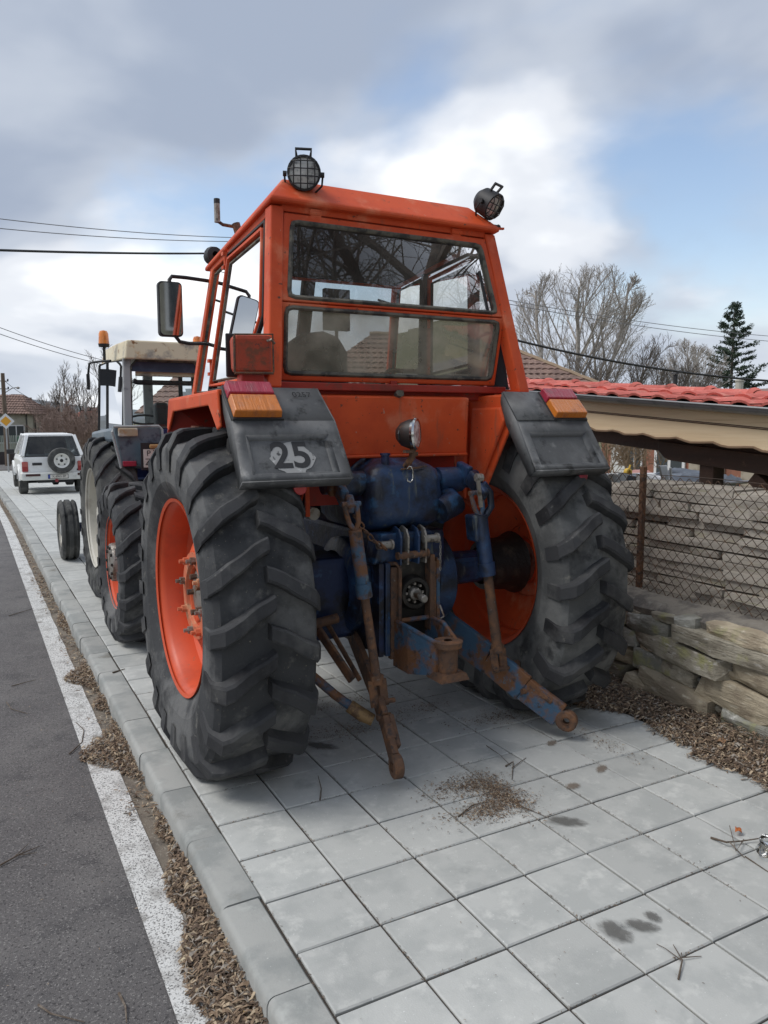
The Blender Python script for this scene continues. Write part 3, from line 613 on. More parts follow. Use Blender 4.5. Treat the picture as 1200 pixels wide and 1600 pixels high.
# top link bracket
b = MB(); b.hexa([(1.87, 3.60, 1.00), (2.25, 3.60, 1.00), (2.27, 3.68, 1.00), (1.85, 3.68, 1.00)], [(1.90, 3.57, 1.17), (2.21, 3.57, 1.17), (2.24, 3.68, 1.17), (1.88, 3.68, 1.17)]); tb_ = P('top_link_bracket', b, BLUE, bevel=.01)
for x in (1.99, 2.035, 2.10, 2.145):
    b = MB(); b.prism([(x, 3.64, 1.00), (x, 3.64, 1.18), (x, 3.60, 1.205), (x, 3.55, 1.19), (x, 3.525, 1.15), (x, 3.53, 1.00)], (.012, 0, 0)); P('bracket_plate', b, STEEL if x in (2.035, 2.145) else BLUE, tb_, bevel=.003)
for x0, x1, z in ((1.86, 1.95, 1.115), (2.14, 2.235, 1.13), (1.98, 2.17, 1.05)):
    b = MB(); b.cyl((x0, 3.545, z), (x1, 3.545, z), .021, 10); b.cyl((x1-.012, 3.545, z), (x1, 3.545, z), .028, 10); P('bracket_pin', b, STEEL if z != 1.05 else RUST, tb_, smooth=40)
for k in range(8):
    b = MB(); c = Vector((2.245, 3.535, 1.10-.02*k)); b.tube([c+Vector(((.005 if k % 2 else 0)*math.sin(t), (0 if k % 2 else .005)*math.sin(t), .012*math.cos(t))) for t in [2*math.pi*j/8 for j in range(9)]], .0022, 5, False); P('safety_chain_link', b, STEEL, tb_)
# drawbar frame
for x0, x1, m_ in ((1.885, 1.915, BLUE_DK), (1.925, 1.955, BLUE), (2.245, 2.27, RUSTBLUE)):
    b = MB(); b.box(x0, x1, 3.57, 3.66, .50, 1.01); P('side_rail', b, m_, bevel=.005)
b = MB(); b.tube([(1.955, 3.60, 1.00), (1.985, 3.57, 1.005), (2.0, 3.55, .985), (2.0, 3.55, .47)], .012, 8); b.box(1.955, 2.0, 3.565, 3.60, .48, .985); P('channel_left', b, RUST, bevel=.003)
b = MB(); b.box(2.185, 2.215, 3.54, 3.60, .62, 1.04); b.box(2.2, 2.235, 3.555, 3.62, .60, 1.0); P('channel_right', b, RUST, bevel=.004)
b = MB(); b.box(2.0, 2.19, 3.60, 3.64, .52, 1.0); P('rear_plate', b, GREASE)
b = MB(); b.lathe([(.02, .098), (-.03, .095), (-.05, .085), (-.05, .065), (-.01, .062), (.01, .045), (.01, .001)], (2.10, 3.60, .835), 'Y', 28); pt = P('power_take_off', b, GREASE, smooth=35)
b = MB(); b.lathe([(0, .034), (-.03, .034), (-.035, .022), (-.12, .021), (-.125, .017), (-.125, .001)], (2.10, 3.58, .835), 'Y', 12); b.v = [(x, y, z-(3.58-y)*.12) for x, y, z in b.v]; P('splined_shaft', b, STEEL, pt, smooth=20)
for k in range(8):
    t = 2*math.pi*k/8; b = MB(); b.cyl((2.10+.05*math.cos(t), 3.575, .835+.05*math.sin(t)), (2.10+.05*math.cos(t), 3.56, .835+.05*math.sin(t)), .008, 6); P('flange_bolt', b, STEEL, pt)
dk = MB()
for x0, x1, xe in ((1.975, 1.992, 2.05), (2.19, 2.207, 2.155)):
    dk.hexa([(x0, 3.58, .44), (x1, 3.58, .44), (x1, 3.42, .44), (x0, 3.42, .44)][::1], [(x0, 3.58, .68), (x1, 3.58, .68), (x1, 3.42, .68), (x0, 3.42, .68)])
    dk.hexa([(x0, 3.42, .44), (x1, 3.42, .44), (xe+.012, 3.25, .47), (xe-.012, 3.25, .47)], [(x0, 3.42, .68), (x1, 3.42, .68), (xe+.012, 3.25, .64), (xe-.012, 3.25, .64)])
dk.tube([(1.985, 3.57, .69), (1.985, 3.42, .688), (2.04, 3.26, .645), (2.06, 3.22, .64), (2.145, 3.22, .64), (2.165, 3.26, .645), (2.197, 3.42, .688), (2.197, 3.57, .69)], .013, 8)
dk.cyl((1.98, 3.56, .69), (2.2, 3.56, .69), .014, 8)
hd = P('drawbar_bracket', dk, RUSTBLUE, bevel=.003)
b = MB(); b.lathe([(.62, .001), (.62, .072), (.65, .076), (.653, .06), (.653, .022)], (2.105, 3.235, 0), 'Z', 24); b.lathe([(.48, .05), (.62, .052)], (2.105, 3.235, 0), 'Z', 20); b.hexa([(2.02, 3.16, .455), (2.19, 3.16, .455), (2.19, 3.31, .455), (2.02, 3.31, .455)], [(2.035, 3.17, .49), (2.175, 3.17, .49), (2.175, 3.31, .49), (2.035, 3.31, .49)]); P('pin_socket', b, RUST, hd, smooth=35)
b = MB(); b.tube([(2.235, 3.52, .76), (2.25, 3.50, .70), (2.225, 3.5, .69)], .006, 6); P('linch_pin', b, STEEL, hd)
b = MB(); b.cyl((1.58, 3.78, 1.28), (1.58, 3.72, 1.28), .034, 12); b.cyl((1.58, 3.79, 1.28), (1.58, 3.85, 1.28), .02, 8); P('oil_breather', b, STEEL)
b = MB(); b.beam((1.54, 3.72, 1.53), (1.535, 3.70, 1.27), .022, .022); P('strut', b, ORANGE)

# ---- body panels ---------------------------------------------------
b = MB(); b.hexa([(CX-.50, 3.80, 1.575), (CX+.46, 3.80, 1.575), (CX+.46, 3.86, 1.555), (CX-.50, 3.86, 1.555)], [(CX-.50, 3.78, 1.895), (CX+.46, 3.78, 1.895), (CX+.46, 3.90, 1.915), (CX-.50, 3.90, 1.915)]); b.box(CX-.50, CX+.46, 3.784, 3.80, 1.560, 1.579); P('rear_panel', b, ORANGE, bevel=.012)
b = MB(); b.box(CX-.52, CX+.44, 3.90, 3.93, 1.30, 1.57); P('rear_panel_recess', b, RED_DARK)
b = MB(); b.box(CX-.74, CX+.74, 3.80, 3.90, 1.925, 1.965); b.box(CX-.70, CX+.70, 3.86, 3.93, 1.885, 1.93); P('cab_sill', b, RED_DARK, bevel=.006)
b = MB(); b.tube([(CX-.01, 3.80, 1.905), (CX-.01, 3.765, 1.915), (CX-.01, 3.765, 1.93)], [.02, .024, .02], 8); P('panel_catch', b, SEAL)
def fender(s_):
    X = lambda u: CX+s_*u       # u measured outwards
    n0, n1 = .585, 1.085
    lab = ('left' if s_ < 0 else 'right')
    # orange top and outer skirt with wheel arch
    b = MB(); b.hexa([(X(n0+.01), 3.64, 1.885), (X(n1), 3.60, 1.885), (X(n1), 4.60, 1.865), (X(n0-.05), 4.60, 1.865)], [(X(n0+.01), 3.64, 1.915), (X(n1), 3.60, 1.912), (X(n1), 4.60, 1.890), (X(n0-.05), 4.60, 1.893)])
    sk = [(3.60, 1.905), (4.60, 1.883), (4.66, 1.72), (4.62, 1.705), (4.50, 1.815), (3.76, 1.838), (3.62, 1.72), (3.57, 1.735)]
    b.prism([(X(n1-.012), y, z) for y, z in sk], (s_*.014, 0, 0)); f = P('fender', b, ORANGE, bevel=.008); f['label'] = lab + ' rear fender, orange top and skirt'
    b = MB(); b.hexa([(X(n0-.04), 4.55, 1.45), (X(n1), 4.72, 1.45), (X(n1), 4.735, 1.45), (X(n0-.04), 4.565, 1.45)], [(X(n0-.04), 4.58, 1.87), (X(n1), 4.585, 1.87), (X(n1), 4.60, 1.87), (X(n0-.04), 4.595, 1.87)]); P('fender_front', b, RED_DARK, f)
    # inner wall with pressed relief
    b = MB(); pl = [(3.605, 1.905), (3.52, 1.775), (3.88, 1.20), (4.08, 1.30), (4.14, 1.58), (4.62, 1.58), (4.62, 1.925)]
    b.prism([(X(n0), y, z) for y, z in pl], (s_*.016, 0, 0)); fw_ = P('fender_wall', b, ORANGE, f, bevel=.006)
    b = MB(); b.prism([(X(n0), y, z) for y, z in [(3.62, 1.84), (3.575, 1.765), (3.79, 1.425), (3.93, 1.425), (3.90, 1.84)]], (-s_*.026, 0, 0)); P('pressed_panel', b, ORANGE, f, bevel=.012)
    b = MB(); b.prism([(X(n0), y, z) for y, z in [(3.815, 1.39), (3.90, 1.26), (3.94, 1.29), (3.935, 1.39)]], (-s_*.014, 0, 0)); P('pressed_lower_panel', b, ORANGE, f, bevel=.012)
    b = MB(); b.prism([(X(n0), y, z) for y, z in [(3.955, 1.88), (3.955, 1.28), (4.06, 1.32), (4.06, 1.90)]], (-s_*.035, 0, 0)); P('wall_flange', b, ORANGE, f, bevel=.016)
    # black tail plate: two facets, sides and lower lip, with a recessed number field
    b = MB()
    A0, A1 = (n0-.01, n1-.02)
    rows = [(3.615, 1.925, A0, A1), (3.45, 1.765, A0-.02, A1+.0), (3.27, 1.500, A0-.03, A1+.015)]
    q = [[Vector((X(r_[2]), r_[0], r_[1])), Vector((X(r_[3]), r_[0], r_[1]))] for r_ in rows]
    def fac(u, v):      # point on lower facet
        a_ = q[1][0].lerp(q[1][1], u); c_ = q[2][0].lerp(q[2][1], u); return a_.lerp(c_, v)
    nr = (q[1][1]-q[1][0]).cross(q[2][0]-q[1][0]).normalized()
    if nr.y > 0: nr = -nr
    us, vs_ = (.10, .145, .855, .90), (.24, .30, .84, .90)
    b.add([q[0][0], q[0][1], q[1][1], q[1][0]], [(0, 1, 2, 3)])
    g = [[fac(u, v) for u in (0, us[0], us[3], 1)] for v in (0, vs_[0], vs_[3], 1)]
    vv = [p for r_ in g for p in r_]; b.add(vv, [(j*4+i, j*4+i+1, (j+1)*4+i+1, (j+1)*4+i) for j in range(3) for i in range(3) if not (i == 1 and j == 1)])
    o4 = [fac(us[0], vs_[0]), fac(us[3], vs_[0]), fac(us[3], vs_[3]), fac(us[0], vs_[3])]; i4 = [fac(us[1], vs_[1])-nr*.024, fac(us[2], vs_[1])-nr*.024, fac(us[2], vs_[2])-nr*.024, fac(us[1], vs_[2])-nr*.024]
    b.add(o4+i4, [(k, (k+1) % 4, (k+1) % 4+4, k+4) for k in range(4)] + [(4, 5, 6, 7)])
    # flanges: sides go forward, lip goes down
    dn = Vector((0, .05, -.035))
    for k in (0, 1):
        fr = Vector((0, .09, -.03)); b.add([q[0][k], q[1][k], q[2][k], q[2][k]+dn, q[1][k]+fr, q[0][k]+Vector((0, .01, -.06))], [(0, 1, 4, 5), (1, 2, 3, 4)])
    b.add([q[2][0], q[2][1], q[2][1]+dn, q[2][0]+dn], [(0, 1, 2, 3)])
    tp = P('tail_plate', b, BLKPLASTIC, T, smooth=20); tp['label'] = lab + ' black plastic tail plate'
    md = tp.modifiers.new('thick', 'SOLIDIFY'); md.thickness = .006
    b = MB(); 
    # lamp cluster on the upper facet
    def upf(u, v, h=0):
        nu = (q[0][1]-q[0][0]).cross(q[1][0]-q[0][0]).normalized(); nu = -nu if nu.y > 0 else nu
        return q[0][0].lerp(q[0][1], u).lerp(q[1][0].lerp(q[1][1], u), v)+nu*h
    for nm, v0, v1, mt in (('red_light', .03, .42, REDL), ('amber_light', .425, .96, AMBL)):
        b = MB(); u0, u1 = (.52, .985)
        b.hexa([upf(u0, v1, .002), upf(u1, v1, .002), upf(u1, v0, .002), upf(u0, v0, .002)], [upf(u0+.01, v1-.04, .048), upf(u1-.01, v1-.04, .048), upf(u1-.01, v0+.01, .048), upf(u0+.01, v0+.01, .048)])
        P(nm, b, mt, f, bevel=.006)
    b = MB(); b.hexa([upf(.505, 1.0, .001), upf(.995, 1.0, .001), upf(.995, .0, .001), upf(.505, .0, .001)], [upf(.51, .99, .012), upf(.99, .99, .012), upf(.99, .01, .012), upf(.51, .01, .012)]); P('light_base', b, BLACK, f)
    xr = 1.345 if s_ < 0 else 3.065
    b = MB(); b.lathe([(.02, .028), (0, .031), (-.012, .031), (-.016, .026), (-.016, .001)], (xr, 3.335, 1.455), 'Y', 20); P('reflector', b, REDL if s_ > 0 else M('dull_red_reflector', (.42, .05, .05), .35, coat=.4), f, smooth=35)
    return tp, fac, nr, i4
tpL, facL, nrL, i4L = fender(-1); fender(1)
# the number 25, half worn away, on a pale patch
PATCH = M('worn_pale_patch', (.34, .34, .335), .7, spots=[((.06, .062, .064), 26, .57, .63, 8), ((.55, .55, .54), 16, .60, .72, 5)])
p0 = facL(.50, .57)-nrL*.0222
yv = (facL(.5, .3)-facL(.5, .84)).normalized(); xv = Vector((1, 0, 0)); zv = xv.cross(yv).normalized()
if zv.dot(nrL) < 0: zv = -zv
rotm = Matrix((xv, yv, zv)).transposed().to_euler()
b = MB(); k_ = 26; vs = []
for k in range(k_):
    t = 2*math.pi*k/k_; r_ = .094*(1+.30*noi(math.cos(t), math.sin(t), 3, 2.3)); q_ = p0+xv*(r_*1.12*math.cos(t)+.004)+yv*(r_*.92*math.sin(t)-.01); vs.append(q_)
b.add(vs, [tuple(range(k_))]); o = P('paint_patch', b, PATCH, tpL, recalc=False)
text_part('number', '25', .195, M('number_black', (.025, .025, .027), .6), tpL, p0+zv*.0012, rotm, .0006, bold=.004)
text_part('scratched_writing', '0257', .05, M('scratch_black', (.02, .02, .02), .7), tpL, (1.455, 3.5675, 1.8905), (R(43), 0, 0), .0004)
# ---- cab -----------------------------------------------------------
def lerp(a, b, t): return tuple(a[i]+(b[i]-a[i])*t for i in range(3))
def bar(name, p0, p1, w, h, mat, up=(0, 0, 1), par=T, bevel=.006): 
    b = MB(); b.beam(p0, p1, w, h, up); return P(name, b, mat, par, bevel=bevel)
TR, BR = (.665, 3.93, 2.86), (.775, 3.71, 1.93)      # rear pillar centre line (u, y, z)
TF, BF = (.665, 5.02, 2.73), (.745, 5.28, 1.93)      # front pillar
TM, BM = (.668, 4.64, 2.775), (.757, 4.82, 1.92)     # door post
for s_ in (-1, 1):
    X = lambda p: (CX+s_*p[0], p[1], p[2])
    b = MB(); a, c = Vector(X(TR)), Vector(X(BR)); w = .036; d = .045
    b.hexa([(c.x-w, c.y-d, c.z), (c.x+w, c.y-d, c.z), (c.x+w, c.y+d, c.z), (c.x-w, c.y+d, c.z)], [(a.x-w, a.y-d, a.z), (a.x+w, a.y-d, a.z), (a.x+w, a.y+d, a.z), (a.x-w, a.y+d, a.z)])
    P('rear_pillar', b, ORANGE, bevel=.008)
    bar('front_pillar', X(TF), X(BF), .05, .06, ORANGE, (0, 1, 0)); bar('door_post', X(TM), X(BM), .03, .035, DKGREY, (0, 1, 0))
    bar('roof_rail', X((.665, 3.93, 2.85)), X((.665, 5.03, 2.735)), .05, .05, ORANGE)
    bar('sill_rail', X((.775, 3.72, 1.925)), X((.745, 5.28, 1.915)), .05, .05, ORANGE)
    # door with rubber edge and pane
    dr = [X(lerp(TR, BR, .06)), X(lerp(TR, BR, .60)), X((.77, 4.05, 2.13)), X((.775, 4.12, 1.955)), X((.757, 4.80, 1.95)), X(lerp(TM, BM, .03))]
    dr = [Vector(p) for p in dr]; dr[0].y += .09; dr[1].y += .10; dr[2].y -= .02
    dr = [Vector((CX+s_*(.677+(2.86-p.z)*.118), p.y, p.z)) for p in dr]
    b = MB(); b.tube(dr+[dr[0]], .013, 6, False); dgl = P('door', b, BLACK, smooth=60)
    cc = sum(dr, Vector())/len(dr); inn = [p.lerp(cc, .075)+Vector((s_*.004, 0, 0)) for p in dr]
    b = MB(); b.tube(inn+[inn[0]], .017, 6, False); P('door_frame', b, ORANGE, dgl, smooth=60)
    in2 = [p.lerp(cc, .15) for p in dr]; b = MB(); b.tube(in2+[in2[0]], .010, 6, False); P('door_seal', b, SEAL, dgl, smooth=60)
    b = MB(); b.add(in2, [tuple(range(6))]); P('door_pane', b, GLASS, dgl, recalc=False)
    fq = [Vector(X(lerp(TM, BM, .06)))+Vector((0, .035, 0)), Vector(X(lerp(TM, BM, .97)))+Vector((0, .035, 0)), Vector(X(lerp(BF, TF, .03)))-Vector((0, .03, 0)), Vector(X(lerp(BF, TF, .95)))-Vector((0, .03, 0))]
    b = MB(); b.add(fq, [(0, 1, 2, 3)]); qp = P('quarter_pane', b, GLASS, recalc=False)
    b = MB(); b.tube(fq+[fq[0]], .011, 6, False); P('quarter_seal', b, SEAL, qp)
    for t in (.07, .80):
        p = Vector(X(lerp(TM, BM, t)))+Vector((s_*.03, .01, 0)); b = MB(); b.cyl(p-Vector((0, 0, .045)), p+Vector((0, 0, .045)), .014, 8); b.box(p.x-.02, p.x+.02, p.y-.012, p.y+.03, p.z+.03, p.z+.05); b.box(p.x-.02, p.x+.02, p.y-.012, p.y+.03, p.z-.05, p.z-.03); P('hinge', b, ORANGE, dgl)
    # dark sheet painting in the shaded gap beside the rear window
    b = MB(); b.add([(CX+s_*.70, 3.90, 2.37), (CX+s_*.735, 3.86, 2.3), (CX+s_*.76, 3.80, 1.95), (CX+s_*.69, 3.93, 1.95)], [(0, 1, 2, 3)]); P('gap_shade', b, DKGREY, recalc=False)
bar('rear_header', (CX-.64, 3.925, 2.862), (CX+.64, 3.925, 2.862), .06, .05, ORANGE)
bar('front_header', (CX-.64, 5.02, 2.735), (CX+.64, 5.02, 2.735), .06, .05, ORANGE)
bar('front_sill', (CX-.72, 5.28, 1.93), (CX+.72, 5.28, 1.93), .06, .06, ORANGE)
b = MB(); b.add([(CX-.64, 5.03, 2.71), (CX+.64, 5.03, 2.71), (CX+.72, 5.27, 1.96), (CX-.72, 5.27, 1.96)], [(0, 1, 2, 3)]); P('windscreen', b, GLASS, recalc=False)
b = MB(); b.box(CX-.045, CX+.045, 5.05, 5.09, 2.0, 2.72); b.v = [(x, y+(2.72-z)*.31, z) for x, y, z in b.v]; P('windscreen_post', b, DKGREY)
# rear hinged window: two panes in one frame, the lower one folded forwards
F_ = [[(-.630, 3.905, 2.825), (.630, 3.905, 2.825)], [(-.702, 3.800, 2.365), (.702, 3.800, 2.365)], [(-.690, 3.868, 1.975), (.690, 3.868, 1.975)]]
F_ = [[Vector((CX+p[0], p[1], p[2])) for p in r_] for r_ in F_]
def frame_strip(a, c, u0, u1, v0, v1):   # a: top edge (2 pts) c: bottom edge
    f = lambda u, v: a[0].lerp(a[1], u).lerp(c[0].lerp(c[1], u), v)
    return f
rw = MB()
def ring(a, c, mu0, mu1, mv0, mv1, th, b):
    f = frame_strip(a, c, 0, 1, 0, 1); n = (a[1]-a[0]).cross(c[0]-a[0]).normalized(); n = n if n.y < 0 else -n
    o4 = [f(0, 0), f(1, 0), f(1, 1), f(0, 1)]; i4 = [f(mu0, mv0), f(1-mu1, mv0), f(1-mu1, 1-mv1), f(mu0, 1-mv1)]
    vs = [p+n*th for p in o4]+[p+n*th for p in i4]+[p-n*.012 for p in o4]+[p-n*.012 for p in i4]
    fs = []
    for k in range(4):
        m = (k+1) % 4; fs += [(k, m, m+4, k+4), (k+8, k+12, m+12, m+8), (k, k+8, m+8, m), (k+4, m+4, m+12, k+12)]
    b.add(vs, fs); return i4, n
iu, nu_ = ring(F_[0], F_[1], .036, .036, .095, .045, .022, rw); il, nl_ = ring(F_[1], F_[2], .026, .026, .06, .10, .022, rw)
rwo = P('rear_window_frame', rw, ORANGE, bevel=.008)
for i4, n, nm, gm in ((iu, nu_, 'upper_pane', GLASS), (il, nl_, 'lower_pane', GLASS_D)):
    cc = sum(i4, Vector())/4; g = [p.lerp(cc, .012) for p in i4]
    # rounded corners of the seal
    path = []
    for k in range(4):
        p, pv, nx_ = i4[k], i4[k-1], i4[(k+1) % 4]; a = p+(pv-p).normalized()*.035; c = p+(nx_-p).normalized()*.035
        path += [a, a.lerp(p, .55).lerp(c, .2), p.lerp((a+c)/2, .5), c.lerp(p, .55).lerp(a, .2), c]
    b = MB(); b.tube([p+n*.018 for p in path+[path[0]]], .0135, 6, False); P('seal', b, SEAL, rwo, smooth=60)
    b = MB(); b.add([p+n*.008 for p in path], [tuple(range(len(path)))]); P(nm, b, gm, rwo, recalc=False)
for u in (.14, .84):
    p = F_[0][0].lerp(F_[0][1], u)+Vector((0, -.018, .018)); b = MB(); b.cyl(p-Vector((.035, 0, 0)), p+Vector((.035, 0, 0)), .013, 8); b.box(p.x-.03, p.x+.03, p.y-.006, p.y+.02, p.z-.025, p.z+.02); P('window_hinge', b, ORANGE, rwo)
b = MB(); b.box(CX-.03, CX+.01, 3.835, 3.86, 1.965, 1.985); P('window_catch', b, RED_DARK, rwo)
b = MB(); b.tube([Vector((CX+.56, 3.86, 2.62)), Vector((CX+.56, 3.84, 2.63)), Vector((CX+.60, 3.80, 2.39)), Vector((CX+.585, 3.83, 2.40))], .009, 8); P('inner_handle', b, BLACK, rwo)
# roof cap: lower rim, sloping sides, flat top falling to the front
b = MB()
lo_ = [(CX-.715, 3.855, 2.872), (CX+.715, 3.855, 2.872), (CX+.705, 5.13, 2.728), (CX-.705, 5.13, 2.728)]
md_ = [(p[0], p[1], p[2]+.024) for p in lo_]
up_ = [(CX-.59, 4.0, 3.03), (CX+.59, 4.0, 3.03), (CX+.57, 4.98, 2.885), (CX-.57, 4.98, 2.885)]
vs = lo_+md_+up_; b.add(vs, [(3, 2, 1, 0), (8, 9, 10, 11)]+[(k, (k+1) % 4, (k+1) % 4+4, k+4) for k in range(4)]+[(k+4, (k+1) % 4+4, (k+1) % 4+8, k+8) for k in range(4)])
rf = P('roof', b, ORANGE, bevel=.01)
b = MB(); b.box(CX-.64, CX+.64, 3.97, 5.0, -.012, .0); b.v = [(x, y, z+2.852-(y-3.93)*.113) for x, y, z in b.v]; P('headlining', b, DKGREY, rf)
b = MB(); b.box(CX+.705, CX+.75, 3.86, 3.875, 2.885, 2.897); b.v = [(x, y, z+(x-CX-.7)*.1) for x, y, z in b.v]; P('roof_lip_tab', b, ORANGE, rf)
# interior
b = MB(); b.box(CX-.70, CX+.70, 3.93, 5.25, 1.40, 1.44); P('cab_floor', b, DKGREY)
seat = MB(); seat.hexa([(CX-.42, 4.42, 1.62), (CX+.02, 4.42, 1.62), (CX+.02, 4.85, 1.62), (CX-.42, 4.85, 1.62)], [(CX-.43, 4.42, 1.78), (CX+.03, 4.42, 1.78), (CX+.03, 4.86, 1.80), (CX-.43, 4.86, 1.80)])
st = P('seat', seat, M('seat_vinyl', (.03, .03, .03), .6, spots=[((.06, .055, .05), 8, .5, .7, 5)]), bevel=.03)
b = MB(); arc = [(-.30, 1.70), (-.30, 2.06), (-.25, 2.20), (-.14, 2.28), (.0, 2.30), (.10, 2.27), (.16, 2.18), (.17, 1.70)]; b.prism([(CX-.20+x, 4.35, z) for x, z in arc], (0, .09, 0)); P('backrest', b, MATS['seat_vinyl'], st, bevel=.03)
b = MB(); b.box(CX-.08, CX+.10, 4.62, 4.66, 2.34, 2.60); b.cyl((CX+.01, 4.64, 2.2), (CX+.01, 4.64, 2.36), .012, 8); P('headrest', b, M('grey_seat_cloth', (.07, .07, .068), .9), st, bevel=.03)
b = MB(); b.tube([(CX-.02+.2*math.cos(t), 4.98+.08*math.sin(t), 2.08+.18*math.sin(t)) for t in [2*math.pi*k/20 for k in range(21)]], .012, 6, False); b.cyl((CX-.02, 4.98, 2.08), (CX-.02, 5.15, 1.7), .02, 8); P('steering_wheel', b, BLACK)
b = MB(); b.box(CX-.45, CX+.45, 5.12, 5.26, 1.75, 2.02); P('dashboard', b, DKGREY, bevel=.03)
b = MB(); b.tube([(CX+.06, 4.1, 1.92), (CX+.06, 4.1, 2.02), (CX+.1, 4.1, 2.06), (CX+.30, 4.1, 2.06)], .014, 8); P('grab_bar', b, RUST)
# round work lamps with grilles on the roof
def work_lamp(c, yaw, pitch, lab, r=.088):
    b = MB(); b.lathe([(.085, .001), (.08, .05), (.05, .075), (.0, r*.97), (-.035, r), (-.045, r), (-.047, r*.88), (-.03, r*.86)], (0, 0, 0), 'Y', 28)
    Rm = Matrix.Rotation(yaw, 3, 'Z') @ Matrix.Rotation(pitch, 3, 'X'); c = Vector(c)
    tf = lambda bb: setattr(bb, 'v', [tuple(Rm @ Vector(p)+c) for p in bb.v]) or bb
    o = P('work_lamp', tf(b), BLACK, smooth=35); o['label'] = lab
    g = MB(); g.lathe([(-.034, r*.87), (-.04, r*.5), (-.042, .001)], (0, 0, 0), 'Y', 24); P('lens', tf(g), LENS, o, smooth=50)
    g = MB()
    for k in (-.055, -.018, .018, .055):
        hw = math.sqrt(r*r-k*k)*.97
        g.tube([(k, -.046, -hw), (k, -.062, -hw*.5), (k, -.062, hw*.5), (k, -.046, hw)], .0032, 5); g.tube([(-hw, -.046, k), (-hw*.5, -.062, k), (hw*.5, -.062, k), (hw, -.046, k)], .0032, 5)
    P('grille', tf(g), BLACK, o)
    g = MB(); g.tube([(-.035, .01, r*.9), (-.04, .0, r+.035), (.04, .0, r+.035), (.035, .01, r*.9)], .009, 6); P('handle', tf(g), BLACK, o)
    g = MB(); g.tube([(-r-.012, 0, 0), (-r-.008, .01, -r*.6), (-.04, .01, -r-.02), (.04, .01, -r-.02), (r+.008, .01, -r*.6), (r+.012, 0, 0)], .006, 6); g.cyl((-r-.02, 0, 0), (-r, 0, 0), .014, 8); g.cyl((r, 0, 0), (r+.02, 0, 0), .014, 8); P('yoke', tf(g), BLACK, o)
    g = MB(); z0 = 2.905; g.cyl((c.x, c.y+.01, c.z-r-.02), (c.x, c.y+.01, z0), .02, 8); g.box(c.x-.07, c.x+.07, c.y-.025, c.y+.025, z0-.012, z0+.012); g.cyl((c.x+.06, c.y-.02, z0), (c.x+.06, c.y+.02, z0), .018, 8); P('foot', g, BLACK, o, bevel=.004)
work_lamp((CX-.50, 3.93, 3.045), R(-20), R(6), 'left roof work lamp facing the camera')
work_lamp((CX+.665, 3.90, 3.035), R(24), R(34), 'right roof work lamp turned down and outwards', .080)
# beacon stub, front lamp and aerial stalks on the roof
b = MB(); b.tube([(1.62, 4.98, 2.93), (1.60, 5.0, 3.02)], .028, 8); b.tube([(1.60, 5.0, 3.0), (1.52, 5.02, 3.01), (1.485, 5.02, 3.03)], .011, 6); P('beacon_bracket', b, RUST)
b = MB(); b.cyl((1.485, 5.02, 3.02), (1.485, 5.02, 3.16), .019, 10); P('beacon_stem', b, STEEL)
b = MB(); b.cyl((1.485, 5.02, 3.135), (1.485, 5.02, 3.165), .0195, 10); P('beacon_tip', b, BLACK)
b = MB(); b.lathe([(-.06, .02), (-.05, .05), (0, .06), (.05, .05), (.06, .02)], (1.48, 5.12, 2.83), 'Y', 14); b.box(1.45, 1.51, 5.10, 5.14, 2.76, 2.80); P('front_lamp', b, BLACK, smooth=50)
# mirrors on bent arms
for s_ in (-1, 1):
    X = lambda u: CX+s_*u
    b = MB(); b.tube([(X(.67), 5.08, 2.66), (X(.85), 5.05, 2.665), (X(.945), 5.02, 2.66), (X(.965), 5.0, 2.635), (X(.965), 5.0, 2.6)], .012, 8); b.tube([(X(.70), 5.14, 2.27), (X(.84), 5.05, 2.255), (X(.91), 5.01, 2.26), (X(.945), 5.0, 2.30)], .012, 8); mr = P('mirror_arm', b, BLACK, smooth=60)
    mw, mh = .074, .168; cxm, czm = X(.965), 2.455
    def rr_(w, h, c=.025): 
        pts = []
        for (sx, sz) in ((1, -1), (1, 1), (-1, 1), (-1, -1)):
            for k in range(4):
                t = math.pi/2*k/3; 
                ang = {(1, -1): -math.pi/2, (1, 1): 0, (-1, 1): math.pi/2, (-1, -1): math.pi}[(sx, sz)]+t
                pts.append((sx*(w-c)+c*math.cos(ang), sz*(h-c)+c*math.sin(ang)))
        return pts
    b = MB(); b.prism([(cxm+x, 4.985, czm+z) for x, z in rr_(mw, mh)], (0, .05, 0)); b.v = [(x, y+s_*(x-cxm)*.03, z) for x, y, z in b.v]; mo = P('mirror', b, BLACK, mr, bevel=.006)
    b = MB(); b.add([(cxm+x, 4.981+s_*x*.03, czm+z) for x, z in rr_(mw*.9, mh*.95)], [tuple(range(16))]); P('mirror_glass', b, M('mirror_glass', (.55, .57, .58), .03, 1.0), mr, recalc=False)
